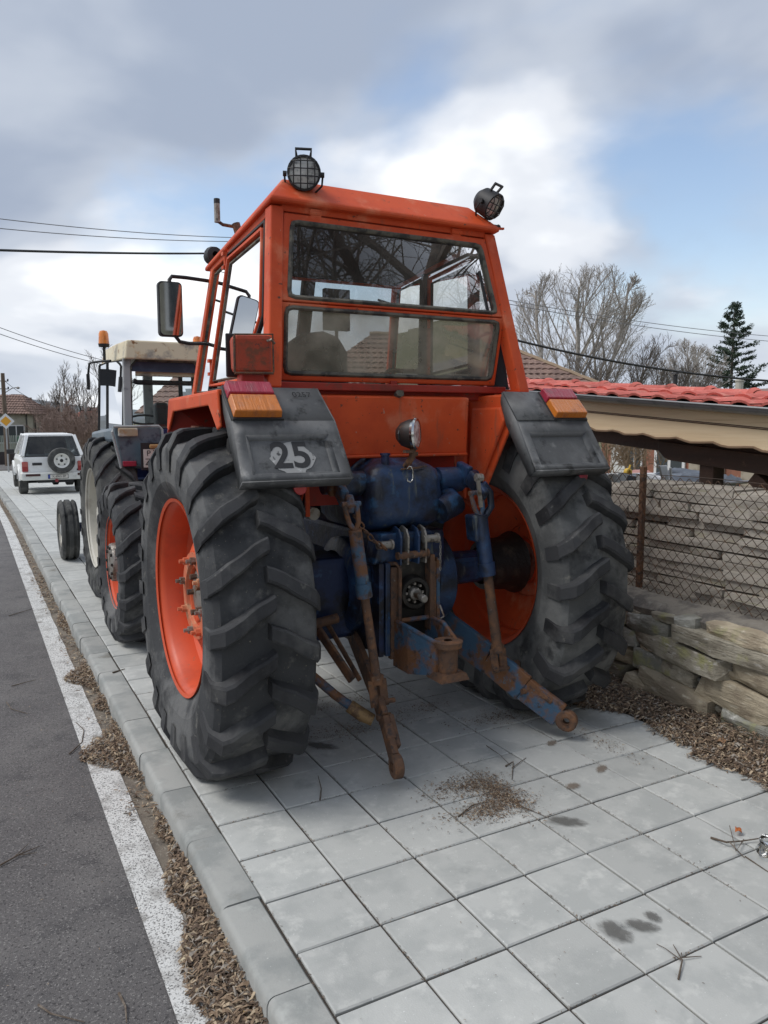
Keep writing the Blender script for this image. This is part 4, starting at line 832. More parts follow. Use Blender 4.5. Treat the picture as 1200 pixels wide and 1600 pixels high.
# square head lamp box seen from behind on the left fender
for s_, nm in ((-1, 'square orange lamp housing on the left fender'), (1, None)):
    if s_ > 0: continue
    b = MB(); b.hexa([(1.150, 3.66, 1.985), (1.345, 3.66, 1.99), (1.335, 3.76, 2.0), (1.16, 3.76, 2.0)], [(1.142, 3.655, 2.175), (1.345, 3.655, 2.185), (1.335, 3.76, 2.17), (1.155, 3.76, 2.17)]); lb = P('lamp_box', b, M('rusty_red_housing', (.42, .060, .026), .55, spots=[((.20, .06, .03), 16, .5, .66, 6), ((.08, .05, .04), 40, .62, .7, 4)], bump=(40, .15)), bevel=.022); lb['label'] = nm
    b = MB(); b.box(1.14, 1.35, 3.762, 3.775, 1.978, 2.19); P('lamp_rim', b, BLACK, lb, bevel=.01)
    b = MB(); b.tube([(1.147, 3.652, 1.995), (1.147, 3.646, 2.17)], .006, 6); b.tube([(1.147, 3.646, 2.173), (1.34, 3.646, 2.183), (1.342, 3.646, 2.0)], .005, 6); b.tube([(1.147, 3.65, 1.992), (1.342, 3.65, 1.996)], .007, 6); P('lamp_edge_rust', b, RUST, lb)
    b = MB(); b.tube([(1.35, 3.65, 2.14), (1.325, 3.63, 2.155), (1.31, 3.645, 2.15)], .006, 6); P('lamp_clip', b, STEEL, lb)
    b = MB(); b.box(1.185, 1.305, 3.67, 3.745, 1.90, 1.99); P('lamp_neck', b, RED_DARK, lb, bevel=.008)
# rear round plough lamp
LP = Vector((2.085, 3.56, 1.695)); Rm = Matrix.Rotation(R(44), 3, 'Z') @ Matrix.Rotation(R(-2), 3, 'X') @ Matrix.Scale(1.14, 3)
b = MB(); b.lathe([(.085, .001), (.078, .03), (.055, .055), (.02, .068), (-.005, .07)], (0, 0, 0), 'Y', 24); b.v = [tuple(Rm @ Vector(p)+LP) for p in b.v]; pl = P('plough_lamp', b, M('rusty_black_shell', (.03, .022, .02), .5, spots=[((.10, .05, .03), 14, .55, .68, 5)]), smooth=40)
b = MB(); b.lathe([(.0, .071), (-.012, .075), (-.022, .071), (-.02, .062)], (0, 0, 0), 'Y', 28); b.v = [tuple(Rm @ Vector(p)+LP) for p in b.v]; P('chrome_bezel', b, CHROME, pl, smooth=40)
b = MB(); b.lathe([(-.018, .063), (-.024, .03), (-.026, .001)], (0, 0, 0), 'Y', 24); b.v = [tuple(Rm @ Vector(p)+LP) for p in b.v]; P('lamp_lens', b, LENS, pl, smooth=50)
b = MB(); b.tube([LP+Vector((0, 0, -.065)), LP+Vector((-.005, .0, -.12)), (2.075, 3.62, 1.52)], [.016, .018, .02], 10); b.cyl(LP+Vector((-.02, 0, -.105)), LP+Vector((.025, 0, -.105)), .012, 6); b.cyl(LP+Vector((-.03, 0, -.085)), LP+Vector((-.03, 0, -.10)), .03, 8); P('lamp_post', b, RUST, pl, smooth=45)
b = MB(); b.tube([LP+Vector((-.075, .01, .03)), LP+Vector((-.09, 0, .0)), LP+Vector((-.085, 0, -.03))], .006, 6); P('lamp_switch', b, BLACK, pl)
# cap on the fender front
b = MB(); b.cyl((1.16, 4.42, 1.70), (1.16, 4.42, 1.735), .035, 12); P('filler_cap', b, M('copper_cap', (.35, .16, .11), .5, .4))
# ================================================================ the second, blue and cream tractor
CREAM = M('cream_paint', (.70, .62, .44), .5, spots=[((.50, .28, .09), 4.5, .53, .66, 7), ((.25, .12, .04), 11, .60, .70, 6), ((.30, .28, .24), 6, .5, .7, 6)], bump=(40, .1))
BLUEGREY = M('blue_grey_panel', (.125, .165, .20), .45, spots=[((.18, .215, .24), 4, .45, .65, 6), ((.05, .06, .09), 9, .55, .7, 5)], bump=(40, .08))
DBLUE = M('dark_blue_paint', (.018, .035, .12), .4, spots=[((.01, .014, .03), 6, .5, .7, 5)])
GREYPOST = M('grey_post_paint', (.36, .375, .375), .55, spots=[((.15, .16, .17), 6, .5, .7, 5)])
C2 = 1.77
T2 = thing('blue_tractor', 'smaller blue tractor with rusty cream cab roof parked ahead of the orange one', 'tractor', (C2, 8.15, 0))
Q = lambda name, b, mat, par=T2, **k: b.build(name, mat, par, **k)
ty2 = tyre_mb(.81, .38, .48, 20, .038, .055, .015, .31)
CRIM = M('cream_rim', (.52, .50, .44), .5, spots=[((.36, .33, .28), 6, .5, .7, 5)])
rim2 = [(.155, .482), (.165, .497), (.15, .49), (.13, .465), (.03, .455), (-.03, .455), (-.13, .465), (-.15, .49), (-.165, .497)]
def hub2(w, c, s_):
    d = MB(); d.lathe([(s_*-.02, .45), (s_*-.01, .38), (s_*.04, .26), (s_*.05, .12), (s_*.11, .11), (s_*.115, .001)], c, n=32); d.build('disc', CRIM, w, smooth=40, origin=c)
    for k in range(8):
        t = 2*math.pi*k/8; n = MB(); y, z = c[1]+.19*math.cos(t), c[2]+.19*math.sin(t); n.cyl((c[0]+s_*.04, y, z), (c[0]+s_*.075, y, z), .016, 6); n.build('wheel_nut', STEEL, w, origin=c)
for x, s_ in ((1.225, -1), (2.325, 1)): wheel('rear_wheel', T2, (x, 8.15, .795), ty2, RUBBER2, rim2, CRIM, hub2, s_)
ty3 = rib_tyre_mb(.385, .215, .20); rim3 = [(.08, .2), (.095, .21), (.08, .20), (.03, .185), (-.03, .185), (-.08, .20), (-.095, .21)]
def hub3(w, c, s_):
    d = MB(); d.lathe([(s_*.0, .186), (s_*.02, .15), (s_*.05, .08), (s_*.09, .07), (s_*.095, .001)], c, n=24); d.build('disc', GREYPOST, w, smooth=40, origin=c)
for x, s_ in ((1.075, -1), (2.465, 1)): wheel('front_wheel', T2, (x, 10.55, .375), ty3, RUBBER2, rim3, CRIM, hub3, s_)
b = MB(); b.box(C2-.2, C2+.2, 7.75, 10.9, .55, 1.1); Q('transmission', b, BLUE_DK, bevel=.03)
b = MB(); b.cyl((C2-.5, 8.15, .795), (C2+.5, 8.15, .795), .12, 14); Q('rear_axle', b, BLUE_DK)
b = MB(); b.cyl((C2-.66, 10.55, .40), (C2+.66, 10.55, .40), .06, 10); Q('front_axle', b, BLUE_DK)
b = MB(); b.box(C2-.28, C2+.28, 9.3, 11.0, 1.05, 1.62); Q('bonnet', b, DBLUE, bevel=.05)
# cab posts
for s_ in (-1, 1):
    X = lambda u: C2+s_*u
    for p0, p1, w in (((.385, 7.86, 1.66), (.365, 7.90, 2.36), .075), ((.46, 8.55, 1.60), (.43, 8.55, 2.38), .03), ((.455, 9.22, 1.55), (.43, 9.1, 2.38), .03)):
        b = MB(); b.beam((X(p0[0]), p0[1], p0[2]), (X(p1[0]), p1[1], p1[2]), w, w*.8, (0, 1, 0)); Q('cab_post', b, GREYPOST if w > .05 else BLACK, bevel=.01)
    b = MB(); b.add([(X(.42), 7.92, 1.66), (X(.47), 8.54, 1.62), (X(.44), 8.54, 2.36), (X(.385), 7.94, 2.34)], [(0, 1, 2, 3)]); Q('side_pane', b, GLASS_B, recalc=False)
    b = MB(); b.add([(X(.47), 8.57, 1.62), (X(.465), 9.2, 1.58), (X(.44), 9.1, 2.36), (X(.44), 8.57, 2.36)], [(0, 1, 2, 3)]); Q('door_pane', b, GLASS_B, recalc=False)
    b = MB(); b.tube([(X(.472), 8.57, 1.62), (X(.467), 9.2, 1.58), (X(.442), 9.1, 2.36), (X(.442), 8.57, 2.36), (X(.472), 8.57, 1.62)], .012, 6, False); b.tube([(X(.422), 7.92, 1.66), (X(.472), 8.54, 1.62), (X(.442), 8.54, 2.36), (X(.387), 7.94, 2.34), (X(.422), 7.92, 1.66)], .010, 6, False); Q('pane_edging', b, BLACK)
    b = MB(); b.hexa([(X(.39), 7.62, 1.56), (X(.57), 7.62, 1.56), (X(.57), 9.0, 1.52), (X(.42), 9.0, 1.52)], [(X(.39), 7.64, 1.70), (X(.57), 7.64, 1.70), (X(.57), 9.0, 1.64), (X(.42), 9.0, 1.64)]); fo = Q('fender', b, BLUEGREY, bevel=.03)
    # rear plate of the fender with lamps
    b = MB(); b.hexa([(X(.12), 7.56, 1.33), (X(.50), 7.56, 1.33), (X(.50), 7.64, 1.30), (X(.12), 7.64, 1.30)], [(X(.12), 7.54, 1.70), (X(.57), 7.54, 1.70), (X(.57), 7.66, 1.72), (X(.12), 7.66, 1.72)]); Q('rear_plate', b, BLUEGREY, fo, bevel=.02)
    b = MB(); b.tube([(X(.515), 7.535, 1.32), (X(.585), 7.53, 1.66), (X(.57), 7.53, 1.705), (X(.16), 7.53, 1.71), (X(.13), 7.53, 1.68), (X(.125), 7.53, 1.5)], .012, 8); Q('plate_rim', b, GREYPOST, fo, smooth=50)
    b = MB(); b.box(min(X(.36), X(.535)), max(X(.36), X(.535)), 7.49, 7.535, 1.615, 1.692); Q('indicator_lamp', b, M('cloudy_amber_lens', (.42, .33, .22), .35, spots=[((.5, .45, .38), 12, .45, .6, 4), ((.42, .2, .06), 9, .55, .7, 4)], coat=.4), fo, bevel=.01)
    b = MB(); b.box(min(X(.38), X(.50)), max(X(.38), X(.50)), 7.51, 7.555, 1.335, 1.385); Q('red_reflector', b, REDL, fo, bevel=.006)
b = MB(); b.box(1.425, 1.66, 7.46, 7.475, 1.30, 1.555); npb = Q('plate_holder', b, BLACK)
PLW = M('plate_white', (.62, .60, .55), .5, spots=[((.45, .42, .36), 10, .5, .7, 5)]); PLB = M('plate_black', (.02, .02, .02), .6)
b = MB(); b.box(1.445, 1.645, 7.452, 7.4595, 1.325, 1.495); Q('number_plate', b, PLW, npb)
text_part('plate_writing', 'P T', .075, PLB, npb, (1.525, 7.4505, 1.455), (R(90), 0, 0), .0006); text_part('plate_writing', 'Z 43', .085, PLB, npb, (1.54, 7.4505, 1.375), (R(90), 0, 0), .0006)
b = MB(); b.box(1.50, 1.60, 7.43, 7.46, 1.50, 1.54); Q('plate_lamp', b, M('amber_plate_lamp', (.36, .2, .08), .4), npb, bevel=.012)
# rear wall, window, roof
b = MB(); b.box(C2-.39, C2+.39, 7.84, 7.90, 1.60, 1.685); Q('rear_sill', b, DBLUE, bevel=.01)
b = MB(); wl = [(C2-.345, 7.86, 1.69), (C2+.345, 7.86, 1.69), (C2+.33, 7.885, 2.20), (C2-.33, 7.885, 2.20)]; b.add(wl, [(0, 1, 2, 3)]); rwp = Q('rear_pane', b, GLASS_B, recalc=False)
b = MB(); cor = [(C2-.35, 7.85, 1.69), (C2+.35, 7.85, 1.69), (C2+.335, 7.875, 2.28), (C2+.28, 7.88, 2.345), (C2-.28, 7.88, 2.345), (C2-.335, 7.875, 2.28), (C2-.35, 7.85, 1.69)]; b.tube(cor, .014, 6, False); Q('pane_seal', b, SEAL, rwp)
b = MB(); b.add([(C2-.335, 7.872, 2.235), (C2+.335, 7.872, 2.235), (C2+.33, 7.885, 2.28), (C2+.28, 7.888, 2.345), (C2-.28, 7.888, 2.345), (C2-.33, 7.885, 2.28)], [(0, 1, 2, 3, 4, 5)]); Q('sun_strip', b, M('dark_blue_sunstrip', (.02, .024, .05), .35, spots=[((.05, .055, .09), 7, .5, .7, 4)]), rwp, recalc=False)
b = MB(); lo2 = [(C2-.40, 7.80, 2.35), (C2+.40, 7.80, 2.35), (C2+.425, 8.3, 2.35), (C2+.41, 9.2, 2.35), (C2-.41, 9.2, 2.35), (C2-.425, 8.3, 2.35)]; up2 = [(C2+(p[0]-C2)*.93, 7.80+(p[1]-7.8)*.98+.02, 2.53) for p in lo2]
b.add(lo2+up2, [(5, 4, 3, 2, 1, 0), (6, 7, 8, 9, 10, 11)]+[(k, (k+1) % 6, (k+1) % 6+6, k+6) for k in range(6)]); Q('roof', b, CREAM, bevel=.015)
b = MB(); b.box(C2-.28, C2+.30, 7.92, 7.96, 2.195, 2.25); Q('parcel_shelf', b, CREAM, bevel=.01)
b = MB(); b.tube([(C2-.30, 7.95, 2.15), (C2-.26, 7.95, 2.135), (C2+.26, 7.95, 2.135), (C2+.30, 7.95, 2.15)], .036, 10, flat=.7); Q('rolled_blind', b, BLACK, smooth=50)
b = MB(); b.box(C2+.02, C2+.12, 9.08, 9.13, 1.6, 2.36); Q('windscreen_post', b, GREYPOST); b = MB(); b.box(C2+.0, C2+.14, 8.4, 8.55, 1.55, 1.95); Q('seat_back', b, BLACK, bevel=.03)
b = MB(); b.box(C2-.40, C2+.40, 9.0, 9.2, 1.45, 1.66); Q('dashboard', b, BLACK, bevel=.03)
b = MB(); b.tube([(C2-.02+.17*math.cos(t), 8.85+.06*math.sin(t), 1.77+.05*math.sin(t)) for t in [2*math.pi*k/16 for k in range(17)]], .012, 6, False); Q('steering_wheel', b, BLACK)
b = MB(); b.box(C2-.40, C2+.42, 7.86, 9.1, 1.36, 1.40); Q('cab_floor', b, BLACK)
for x, y, nm in ((1.255, 8.25, 'left amber beacon'), (2.22, 8.35, 'right amber beacon')):
    b = MB(); b.cyl((x, y, 2.36), (x, y, 2.50), .014, 8); b.lathe([(2.485, .001), (2.49, .05), (2.52, .055)], (x, y, 0), 'Z', 16); bo = Q('beacon_mount', b, BLACK, smooth=40)
    b = MB(); b.lathe([(2.52, .052), (2.55, .05), (2.62, .046), (2.645, .035), (2.655, .001)], (x, y, 0), 'Z', 18); o = Q('beacon', b, AMBER, bo, smooth=40); o['label'] = nm
b = MB(); b.tube([(1.32, 8.3, 2.36), (1.22, 8.5, 2.36), (1.16, 8.62, 2.35), (1.145, 8.65, 2.22), (1.15, 8.65, 2.12)], .012, 8); b.box(1.13, 1.16, 8.63, 8.67, 2.08, 2.24); Q('mirror_arm', b, BLACK, smooth=50)
b = MB(); b.box(1.24, 1.42, 8.52, 8.54, 2.12, 2.29); Q('sun_visor', b, DKGREY)
b = MB(); b.box(1.20, 1.40, 8.7, 8.76, 1.28, 1.60); Q('step_box', b, M('pale_green_panel', (.30, .36, .34), .6), bevel=.01)
b = MB(); b.cyl((C2-.2, 7.5, .7), (C2+.2, 7.5, .7), .03, 8); b.box(C2-.05, C2+.05, 7.45, 7.8, .55, .63); Q('rear_hitch', b, BLUE_DK)

# ================================================================ white off-roader
SX, SY, SZ = 2.03, 22.9, gz(23.3)
S = thing('white_offroader', 'white boxy off-road car with spare wheel on its back, parked on the pavement', 'car', (SX, SY+1.8, SZ))
WHITE = M('white_car_paint', (.80, .81, .80), .35, spots=[((.70, .71, .69), 2.5, .5, .7, 6), ((.42, .42, .38), 7, .64, .76, 6)], coat=.4)
CGLASS = glass('dark_car_glass', (.22, .25, .26), .05)
V = lambda name, b, mat, par=S, **k: b.build(name, mat, par, **k)
def loft(sec):       # sec: list of (y, [(x,z)...]) closed outlines
    b = MB(); n = len(sec[0][1]); vs = [(SX+x, SY+y, SZ+z) for y, o in sec for x, z in o]
    b.add(vs, [(i*n+j, i*n+(j+1) % n, (i+1)*n+(j+1) % n, (i+1)*n+j) for i in range(len(sec)-1) for j in range(n)]+[tuple(range(n-1, -1, -1)), tuple((len(sec)-1)*n+j for j in range(n))]); return b
def sect(w, z0, z1, t=.04): return [(-w+.03, z0), (w-.03, z0), (w, z0+.06), (w, z1-.12), (w-t, z1), (-w+t, z1), (-w, z1-.12), (-w, z0+.06)]
body = V('body', loft([(0.0, sect(.76, .52, 1.02)), (.06, sect(.80, .46, 1.04)), (1.2, sect(.82, .42, 1.05)), (2.7, sect(.82, .42, 1.02)), (3.3, sect(.80, .44, .99)), (3.95, sect(.76, .46, .93)), (4.05, sect(.70, .5, .86))]), WHITE, bevel=.02)
gh = MB(); gb = [(-.755, .02, 1.04), (.755, .02, 1.04), (.755, 2.9, 1.04), (-.755, 2.9, 1.04)]; gt = [(-.60, .30, 1.60), (.60, .30, 1.60), (.60, 2.25, 1.60), (-.60, 2.25, 1.60)]
W3 = lambda p: (SX+p[0], SY+p[1], SZ+p[2])
# pillars and roof
gtp = [W3(p) for p in gt]; gbp = [W3(p) for p in gb]
for k in range(4):
    b = MB(); b.beam(gbp[k], gtp[k], .085, .085, (0, 1, 0)); V('pillar', b, WHITE, bevel=.01)
b = MB(); b.hexa([W3((-.64, .26, 1.575)), W3((.64, .26, 1.575)), W3((.63, 2.3, 1.575)), W3((-.63, 2.3, 1.575))], [W3((-.56, .34, 1.64)), W3((.56, .34, 1.64)), W3((.55, 2.2, 1.64)), W3((-.55, 2.2, 1.64))]); V('roof', b, WHITE, bevel=.03)
b = MB(); b.add([lerp(gbp[0], gbp[1], .045), lerp(gbp[0], gbp[1], .955), lerp(gtp[0], gtp[1], .96), lerp(gtp[0], gtp[1], .04)], [(0, 1, 2, 3)]); rwn = V('rear_window', b, CGLASS, recalc=False)
b = MB(); b.tube([lerp(gbp[0], gbp[1], .05), lerp(gbp[0], gbp[1], .95), lerp(gtp[0], gtp[1], .955), lerp(gtp[0], gtp[1], .045), lerp(gbp[0], gbp[1], .05)], .014, 5, False); V('window_seal', b, BLACK, rwn)
for i, j in ((0, 3), (1, 2)):
    b = MB(); b.add([lerp(gbp[i], gbp[j], .02), lerp(gbp[i], gbp[j], .98), lerp(gtp[i], gtp[j], .98), lerp(gtp[i], gtp[j], .02)], [(0, 1, 2, 3)]); V('side_window', b, CGLASS, recalc=False)
    b = MB(); b.beam(lerp(gbp[i], gbp[j], .38), lerp(gtp[i], gtp[j], .38), .07, .06, (0, 1, 0)); V('door_pillar', b, WHITE)
b = MB(); b.add([gbp[3], gbp[2], gtp[2], gtp[3]], [(0, 1, 2, 3)]); V('windscreen', b, CGLASS, recalc=False)
b = MB(); b.box(SX-.6, SX+.6, SY+.4, SY+2.8, SZ+1.0, SZ+1.03); b.box(SX-.5, SX-.08, SY+1.5, SY+1.65, SZ+1.0, SZ+1.38); b.box(SX+.08, SX+.5, SY+1.5, SY+1.65, SZ+1.0, SZ+1.38); V('interior', b, BLACK)
b = MB(); b.hexa([W3((-.79, -.13, .40)), W3((.79, -.13, .40)), W3((.83, .20, .40)), W3((-.83, .20, .40))], [W3((-.80, -.15, .60)), W3((.80, -.15, .60)), W3((.84, .20, .62)), W3((-.84, .20, .62))]); bp_ = V('bumper', b, M('bumper_white', (.68, .69, .66), .5, spots=[((.52, .53, .50), 5, .5, .7, 5)]), bevel=.025)
for x0, x1 in ((-.70, -.34), (.60, .74)):
    b = MB(); b.box(SX+x0, SX+x1, SY-.158, SY-.14, SZ+.515, SZ+.575); V('bumper_lamp', b, M('dark_red_lens', (.05, .012, .012), .3), bp_)
b = MB(); b.box(SX-.155, SX+.36, SY-.160, SY-.148, SZ+.435, SZ+.555); V('plate_surround', b, BLACK, bp_); b = MB(); b.box(SX-.10, SX+.35, SY-.164, SY-.158, SZ+.445, SZ+.545); npo = V('number_plate', b, PLW, bp_); b = MB(); b.box(SX-.15, SX-.10, SY-.164, SY-.158, SZ+.445, SZ+.545); V('plate_blue_band', b, M('plate_blue', (.02, .05, .3), .5), bp_)
text_part('plate_writing', 'X 4965 BP', .085, PLB, bp_, (SX+.125, SY-.1655, SZ+.495), (R(90), 0, 0), .0008, font_scale=(.95, 1, 1))
for s_ in (-1, 1):
    b = MB(); b.box(SX+s_*.70-.075, SX+s_*.70+.075, SY-.035, SY+.05, SZ+.63, SZ+.90); tl = V('tail_light', b, M('tail_red', (.30, .02, .02), .3, coat=.5), bevel=.02)
    b = MB(); b.box(SX+s_*.70-.065, SX+s_*.70+.065, SY-.042, SY-.03, SZ+.77, SZ+.885); V('pink_lens', b, M('faded_pink_lens', (.45, .12, .10), .3), tl)
    b = MB(); b.box(SX+s_*.82-.0, SX+s_*1.02, SY+2.55, SY+2.63, SZ+1.02, SZ+1.16) if s_ > 0 else b.box(SX-1.02, SX-.82, SY+2.55, SY+2.63, SZ+1.02, SZ+1.16); V('wing_mirror', b, BLACK, bevel=.02)
    for yy in (.62, 3.15):
        b = MB(); b.lathe([(0, .40), (.0, .36)], (SX+s_*.83, SY+yy, SZ+.40), 'X', 24); arc_ = []
        b = MB(); pts = [(SX+s_*.83, SY+yy+.40*math.cos(t), SZ+.38+.40*math.sin(t)) for t in [math.pi*k/12 for k in range(13)]]; b.tube(pts, .035, 6); V('wheel_arch', b, WHITE, smooth=60)
        b = MB(); b.box(min(SX+s_*.45, SX+s_*.825), max(SX+s_*.45, SX+s_*.825), SY+yy-.38, SY+yy+.38, SZ+.40, SZ+.62); V('arch_liner', b, BLACK)
        c = (SX+s_*.73, SY+yy, SZ+.34); b = MB(); b.lathe([(-.11, .2), (-.115, .30), (-.09, .345), (.09, .345), (.115, .30), (.11, .2)], c, 'X', 28); w = V('wheel', b, RUBBER2, smooth=40, origin=c); b = MB(); b.lathe([(s_*.10, .205), (s_*.09, .19), (s_*.03, .15), (s_*.04, .05), (s_*.05, .001)], c, 'X', 20); b.build('rim', CRIM, w, origin=c, smooth=40)
# spare wheel
c = (SX+.20, SY-.16, SZ+.925); b = MB(); b.lathe([(.10, .2), (.11, .28), (.08, .345), (-.06, .35), (-.09, .335), (-.10, .29), (-.095, .20), (-.07, .185)], c, 'Y', 36); sp = V('spare_wheel', b, RUBBER2, smooth=40, origin=c)
b = MB(); b.lathe([(-.085, .205), (-.095, .20), (-.08, .175), (-.03, .14), (-.055, .09), (-.06, .045), (-.03, .04)], c, 'Y', 30); b.build('rim', M('white_rim', (.7, .7, .66), .4), sp, origin=c, smooth=35)
b = MB(); b.lathe([(-.062, .045), (-.075, .03), (-.075, .001)], c, 'Y', 14); b.build('centre_cap', BLACK, sp, origin=c, smooth=35)
for k in range(5):
    t = 2*math.pi*k/5+.3; b = MB(); b.lathe([(-.066, .022), (-.072, .001)], (c[0]+.125*math.cos(t), c[1], c[2]+.125*math.sin(t)), 'Y', 8); b.build('rim_hole', BLACK, sp, origin=c)
b = MB(); b.box(SX-.52, SX-.28, SY-.02, SY+.01, SZ+.80, SZ+.87); V('door_handle', b, BLACK, bevel=.01)
b = MB(); b.box(SX+.60, SX+.70, SY-.012, SY+.01, SZ+.64, SZ+.68); V('badge', b, BLACK)
b = MB(); b.cyl((SX-.65, SY+.62, SZ+.33), (SX+.65, SY+.62, SZ+.33), .05, 8); b.lathe([(-.1, .05), (-.06, .12), (.06, .12), (.1, .05)], (SX+.1, SY+.62, SZ+.33), 'X', 12); b.box(SX-.4, SX+.5, SY-.02, SY+3.6, SZ+.32, SZ+.44); V('underbody', b, BLACK)
b = MB(); b.cyl((SX+.06, SY-.13, SZ+.385), (SX+.06, SY-.17, SZ+.385), .045, 14); V('tow_socket', b, M('red_socket', (.28, .04, .05), .5))
# ================================================================ stone wall, fence, slab stack, shed
STONE = M('field_stone', (.34, .31, .245), .9, spots=[((.22, .195, .15), 6, .42, .62, 8), ((.27, .26, .12), 4, .55, .68, 6), ((.50, .47, .42), 11, .56, .70, 7, (1, 1, 3)), ((.12, .10, .075), 20, .60, .7, 6, (.6, .6, 3))], bump=(16, 1.0, (1, .6, 2.2)), rand=.24)
STONE2 = M('tan_stone', (.42, .36, .26), .9, spots=[((.28, .23, .165), 6, .42, .62, 8), ((.52, .47, .37), 12, .56, .70, 7, (1, 1, 3)), ((.30, .29, .15), 3, .58, .7, 6)], bump=(18, 1.0, (1, .6, 2.4)), rand=.2)
STONE3 = M('grey_lichen_stone', (.33, .325, .29), .9, spots=[((.20, .195, .165), 6, .42, .62, 8), ((.56, .55, .51), 9, .58, .70, 7, (1, 1, 2)), ((.29, .29, .14), 4, .56, .7, 6)], bump=(18, 1.0, (1, .6, 2.4)), rand=.2)
MORTAR = M('rough_mortar', (.22, .20, .17), .95, spots=[((.11, .10, .09), 7, .45, .65, 7), ((.25, .235, .21), 16, .55, .7, 6)], bump=(30, .8))
SLAB = M('grey_slab', (.45, .41, .355), .88, spots=[((.37, .335, .29), 4, .42, .64, 8), ((.48, .45, .395), 9, .55, .72, 7), ((.37, .35, .24), 2.3, .55, .72, 5), ((.15, .13, .11), 14, .62, .74, 6)], bump=(40, .35), rand=.20)
def stone_mb(seed, lx, ly, lz, rough=.14, n=(3, 7, 4), rd=.35):
    """faceted rough stone, centred at origin"""
    b = MB(); idx = {}
    def pt(i, j, k):
        if (i, j, k) in idx: return idx[(i, j, k)]
        u, v, w = 2*i/n[0]-1, 2*j/n[1]-1, 2*k/n[2]-1
        q = Vector((u, v, w)); m = max(abs(u), abs(v), abs(w)); l = q.length or 1
        q = q*(1-rd*(l-m)/l)
        d = noise.noise_vector(Vector((u*1.1+seed*7.7, v*1.4+seed*3.3, w*1.1+seed)))*rough*1.6+noise.noise_vector(Vector((u*3+seed, v*4, w*3-seed)))*rough*.7
        # wedge shape
        tap = 1+.22*math.sin(seed*2.1)*v
        p = ((q.x+d.x)*lx/2, (q.y+d.y*.6)*ly/2, (q.z*tap+d.z)*lz/2)
        b.v.append(p); idx[(i, j, k)] = len(b.v)-1; return idx[(i, j, k)]
    def face(f):
        b.f.append(f); b.m.append(0)
    for j in range(n[1]):
        for k in range(n[2]):
            face((pt(0, j, k), pt(0, j, k+1), pt(0, j+1, k+1), pt(0, j+1, k))); face((pt(n[0], j, k), pt(n[0], j+1, k), pt(n[0], j+1, k+1), pt(n[0], j, k+1)))
    for i in range(n[0]):
        for k in range(n[2]):
            face((pt(i, 0, k), pt(i+1, 0, k), pt(i+1, 0, k+1), pt(i, 0, k+1))); face((pt(i, n[1], k), pt(i, n[1], k+1), pt(i+1, n[1], k+1), pt(i+1, n[1], k)))
        for j in range(n[1]):
            face((pt(i, j, 0), pt(i, j+1, 0), pt(i+1, j+1, 0), pt(i+1, j, 0))); face((pt(i, j, n[2]), pt(i+1, j, n[2]), pt(i+1, j+1, n[2]), pt(i, j+1, n[2])))
    return b
def hull_stone(seed, lx, ly, lz):
    import bmesh
    r = random.Random(seed*13+5); bm = bmesh.new()
    for sx in (-1, 1):
        for sy in (-1, -.35, .3, 1):
            for sz in (-1, 1):
                e = .80 if abs(sy) == 1 else 1.0
                bm.verts.new((sx*lx/2*r.uniform(.80, 1.05), (sy*r.uniform(.86, 1.04))*ly/2, sz*lz/2*e*r.uniform(.72, 1.06)))
    for _ in range(8): bm.verts.new((-lx/2*r.uniform(.92, 1.12), r.uniform(-.85, .85)*ly/2, r.uniform(-.7, .7)*lz/2))
    h = bmesh.ops.convex_hull(bm, input=bm.verts)
    bmesh.ops.delete(bm, geom=[g for g in h['geom_interior'] if isinstance(g, bmesh.types.BMVert)], context='VERTS')
    bmesh.ops.subdivide_edges(bm, edges=bm.edges[:], cuts=1, use_grid_fill=True)
    for v in bm.verts:
        d = noise.noise_vector(Vector((v.co.x*14+seed, v.co.y*11, v.co.z*18)))*.012; v.co += d
    b = MB(); bm.verts.ensure_lookup_table(); bm.verts.index_update(); b.v = [v.co[:] for v in bm.verts]; b.f = [[v.index for v in f.verts] for f in bm.faces]; b.m = [0]*len(b.f); bm.free(); return b
SW = thing('stone_wall', 'low dry stone wall of mossy field stones beside the right rear tyre', 'wall', (3.9, 4.0, 0))
core = MB(); core.box(3.93, 4.08, .9, 7.5, -.1, .50); core.build('wall_core', MORTAR, SW)
def put_stone(y0, y1, z0, z1, seed, xf=3.80, tilt=0.0, mat=STONE, rough=.14):
    b = hull_stone(seed, .26, y1-y0, (z1-z0)*1.02); o = b.build('stone', [STONE, STONE2, STONE3][seed % 3], SW, origin=(0, 0, 0))
    ORG[o] = Vector((xf+.12, (y0+y1)/2, (z0+z1)/2)); o.location = ORG[o]-ORG[SW]; o.rotation_euler = (tilt, rnd.gauss(0, .03), rnd.gauss(0, .06)); return o
vis_stones = [(2.95, 3.50, -.03, .175, 1, 3.74, .10), (2.45, 2.90, -.03, .11, 2, 3.77, .05), (3.10, 3.36, .15, .275, 3, 3.79, .12), (2.45, 3.08, .10, .265, 4, 3.79, .08), (3.30, 3.62, .13, .29, 5, 3.80, .05),
              (2.88, 3.62, .27, .42, 6, 3.77, .07), (2.30, 2.86, .24, .40, 7, 3.80, .06), (3.30, 3.68, .39, .51, 8, 3.79, .03), (2.40, 3.26, .385, .52, 9, 3.77, .06), (2.55, 3.05, .50, .60, 10, 3.78, .02), (3.10, 3.24, .495, .59, 11, 3.76, 0.0), (3.26, 3.45, .50, .56, 12, 3.80, 0), (1.85, 2.42, .12, .26, 15, 3.8, .03), (1.7, 2.4, -.03, .12, 16, 3.8, 0), (1.7, 2.28, .27, .45, 17, 3.8, .02), (1.75, 2.35, .43, .58, 18, 3.8, 0), (3.45, 3.62, .0, .12, 19, 3.74, .2)]
for a in vis_stones: put_stone(*a)
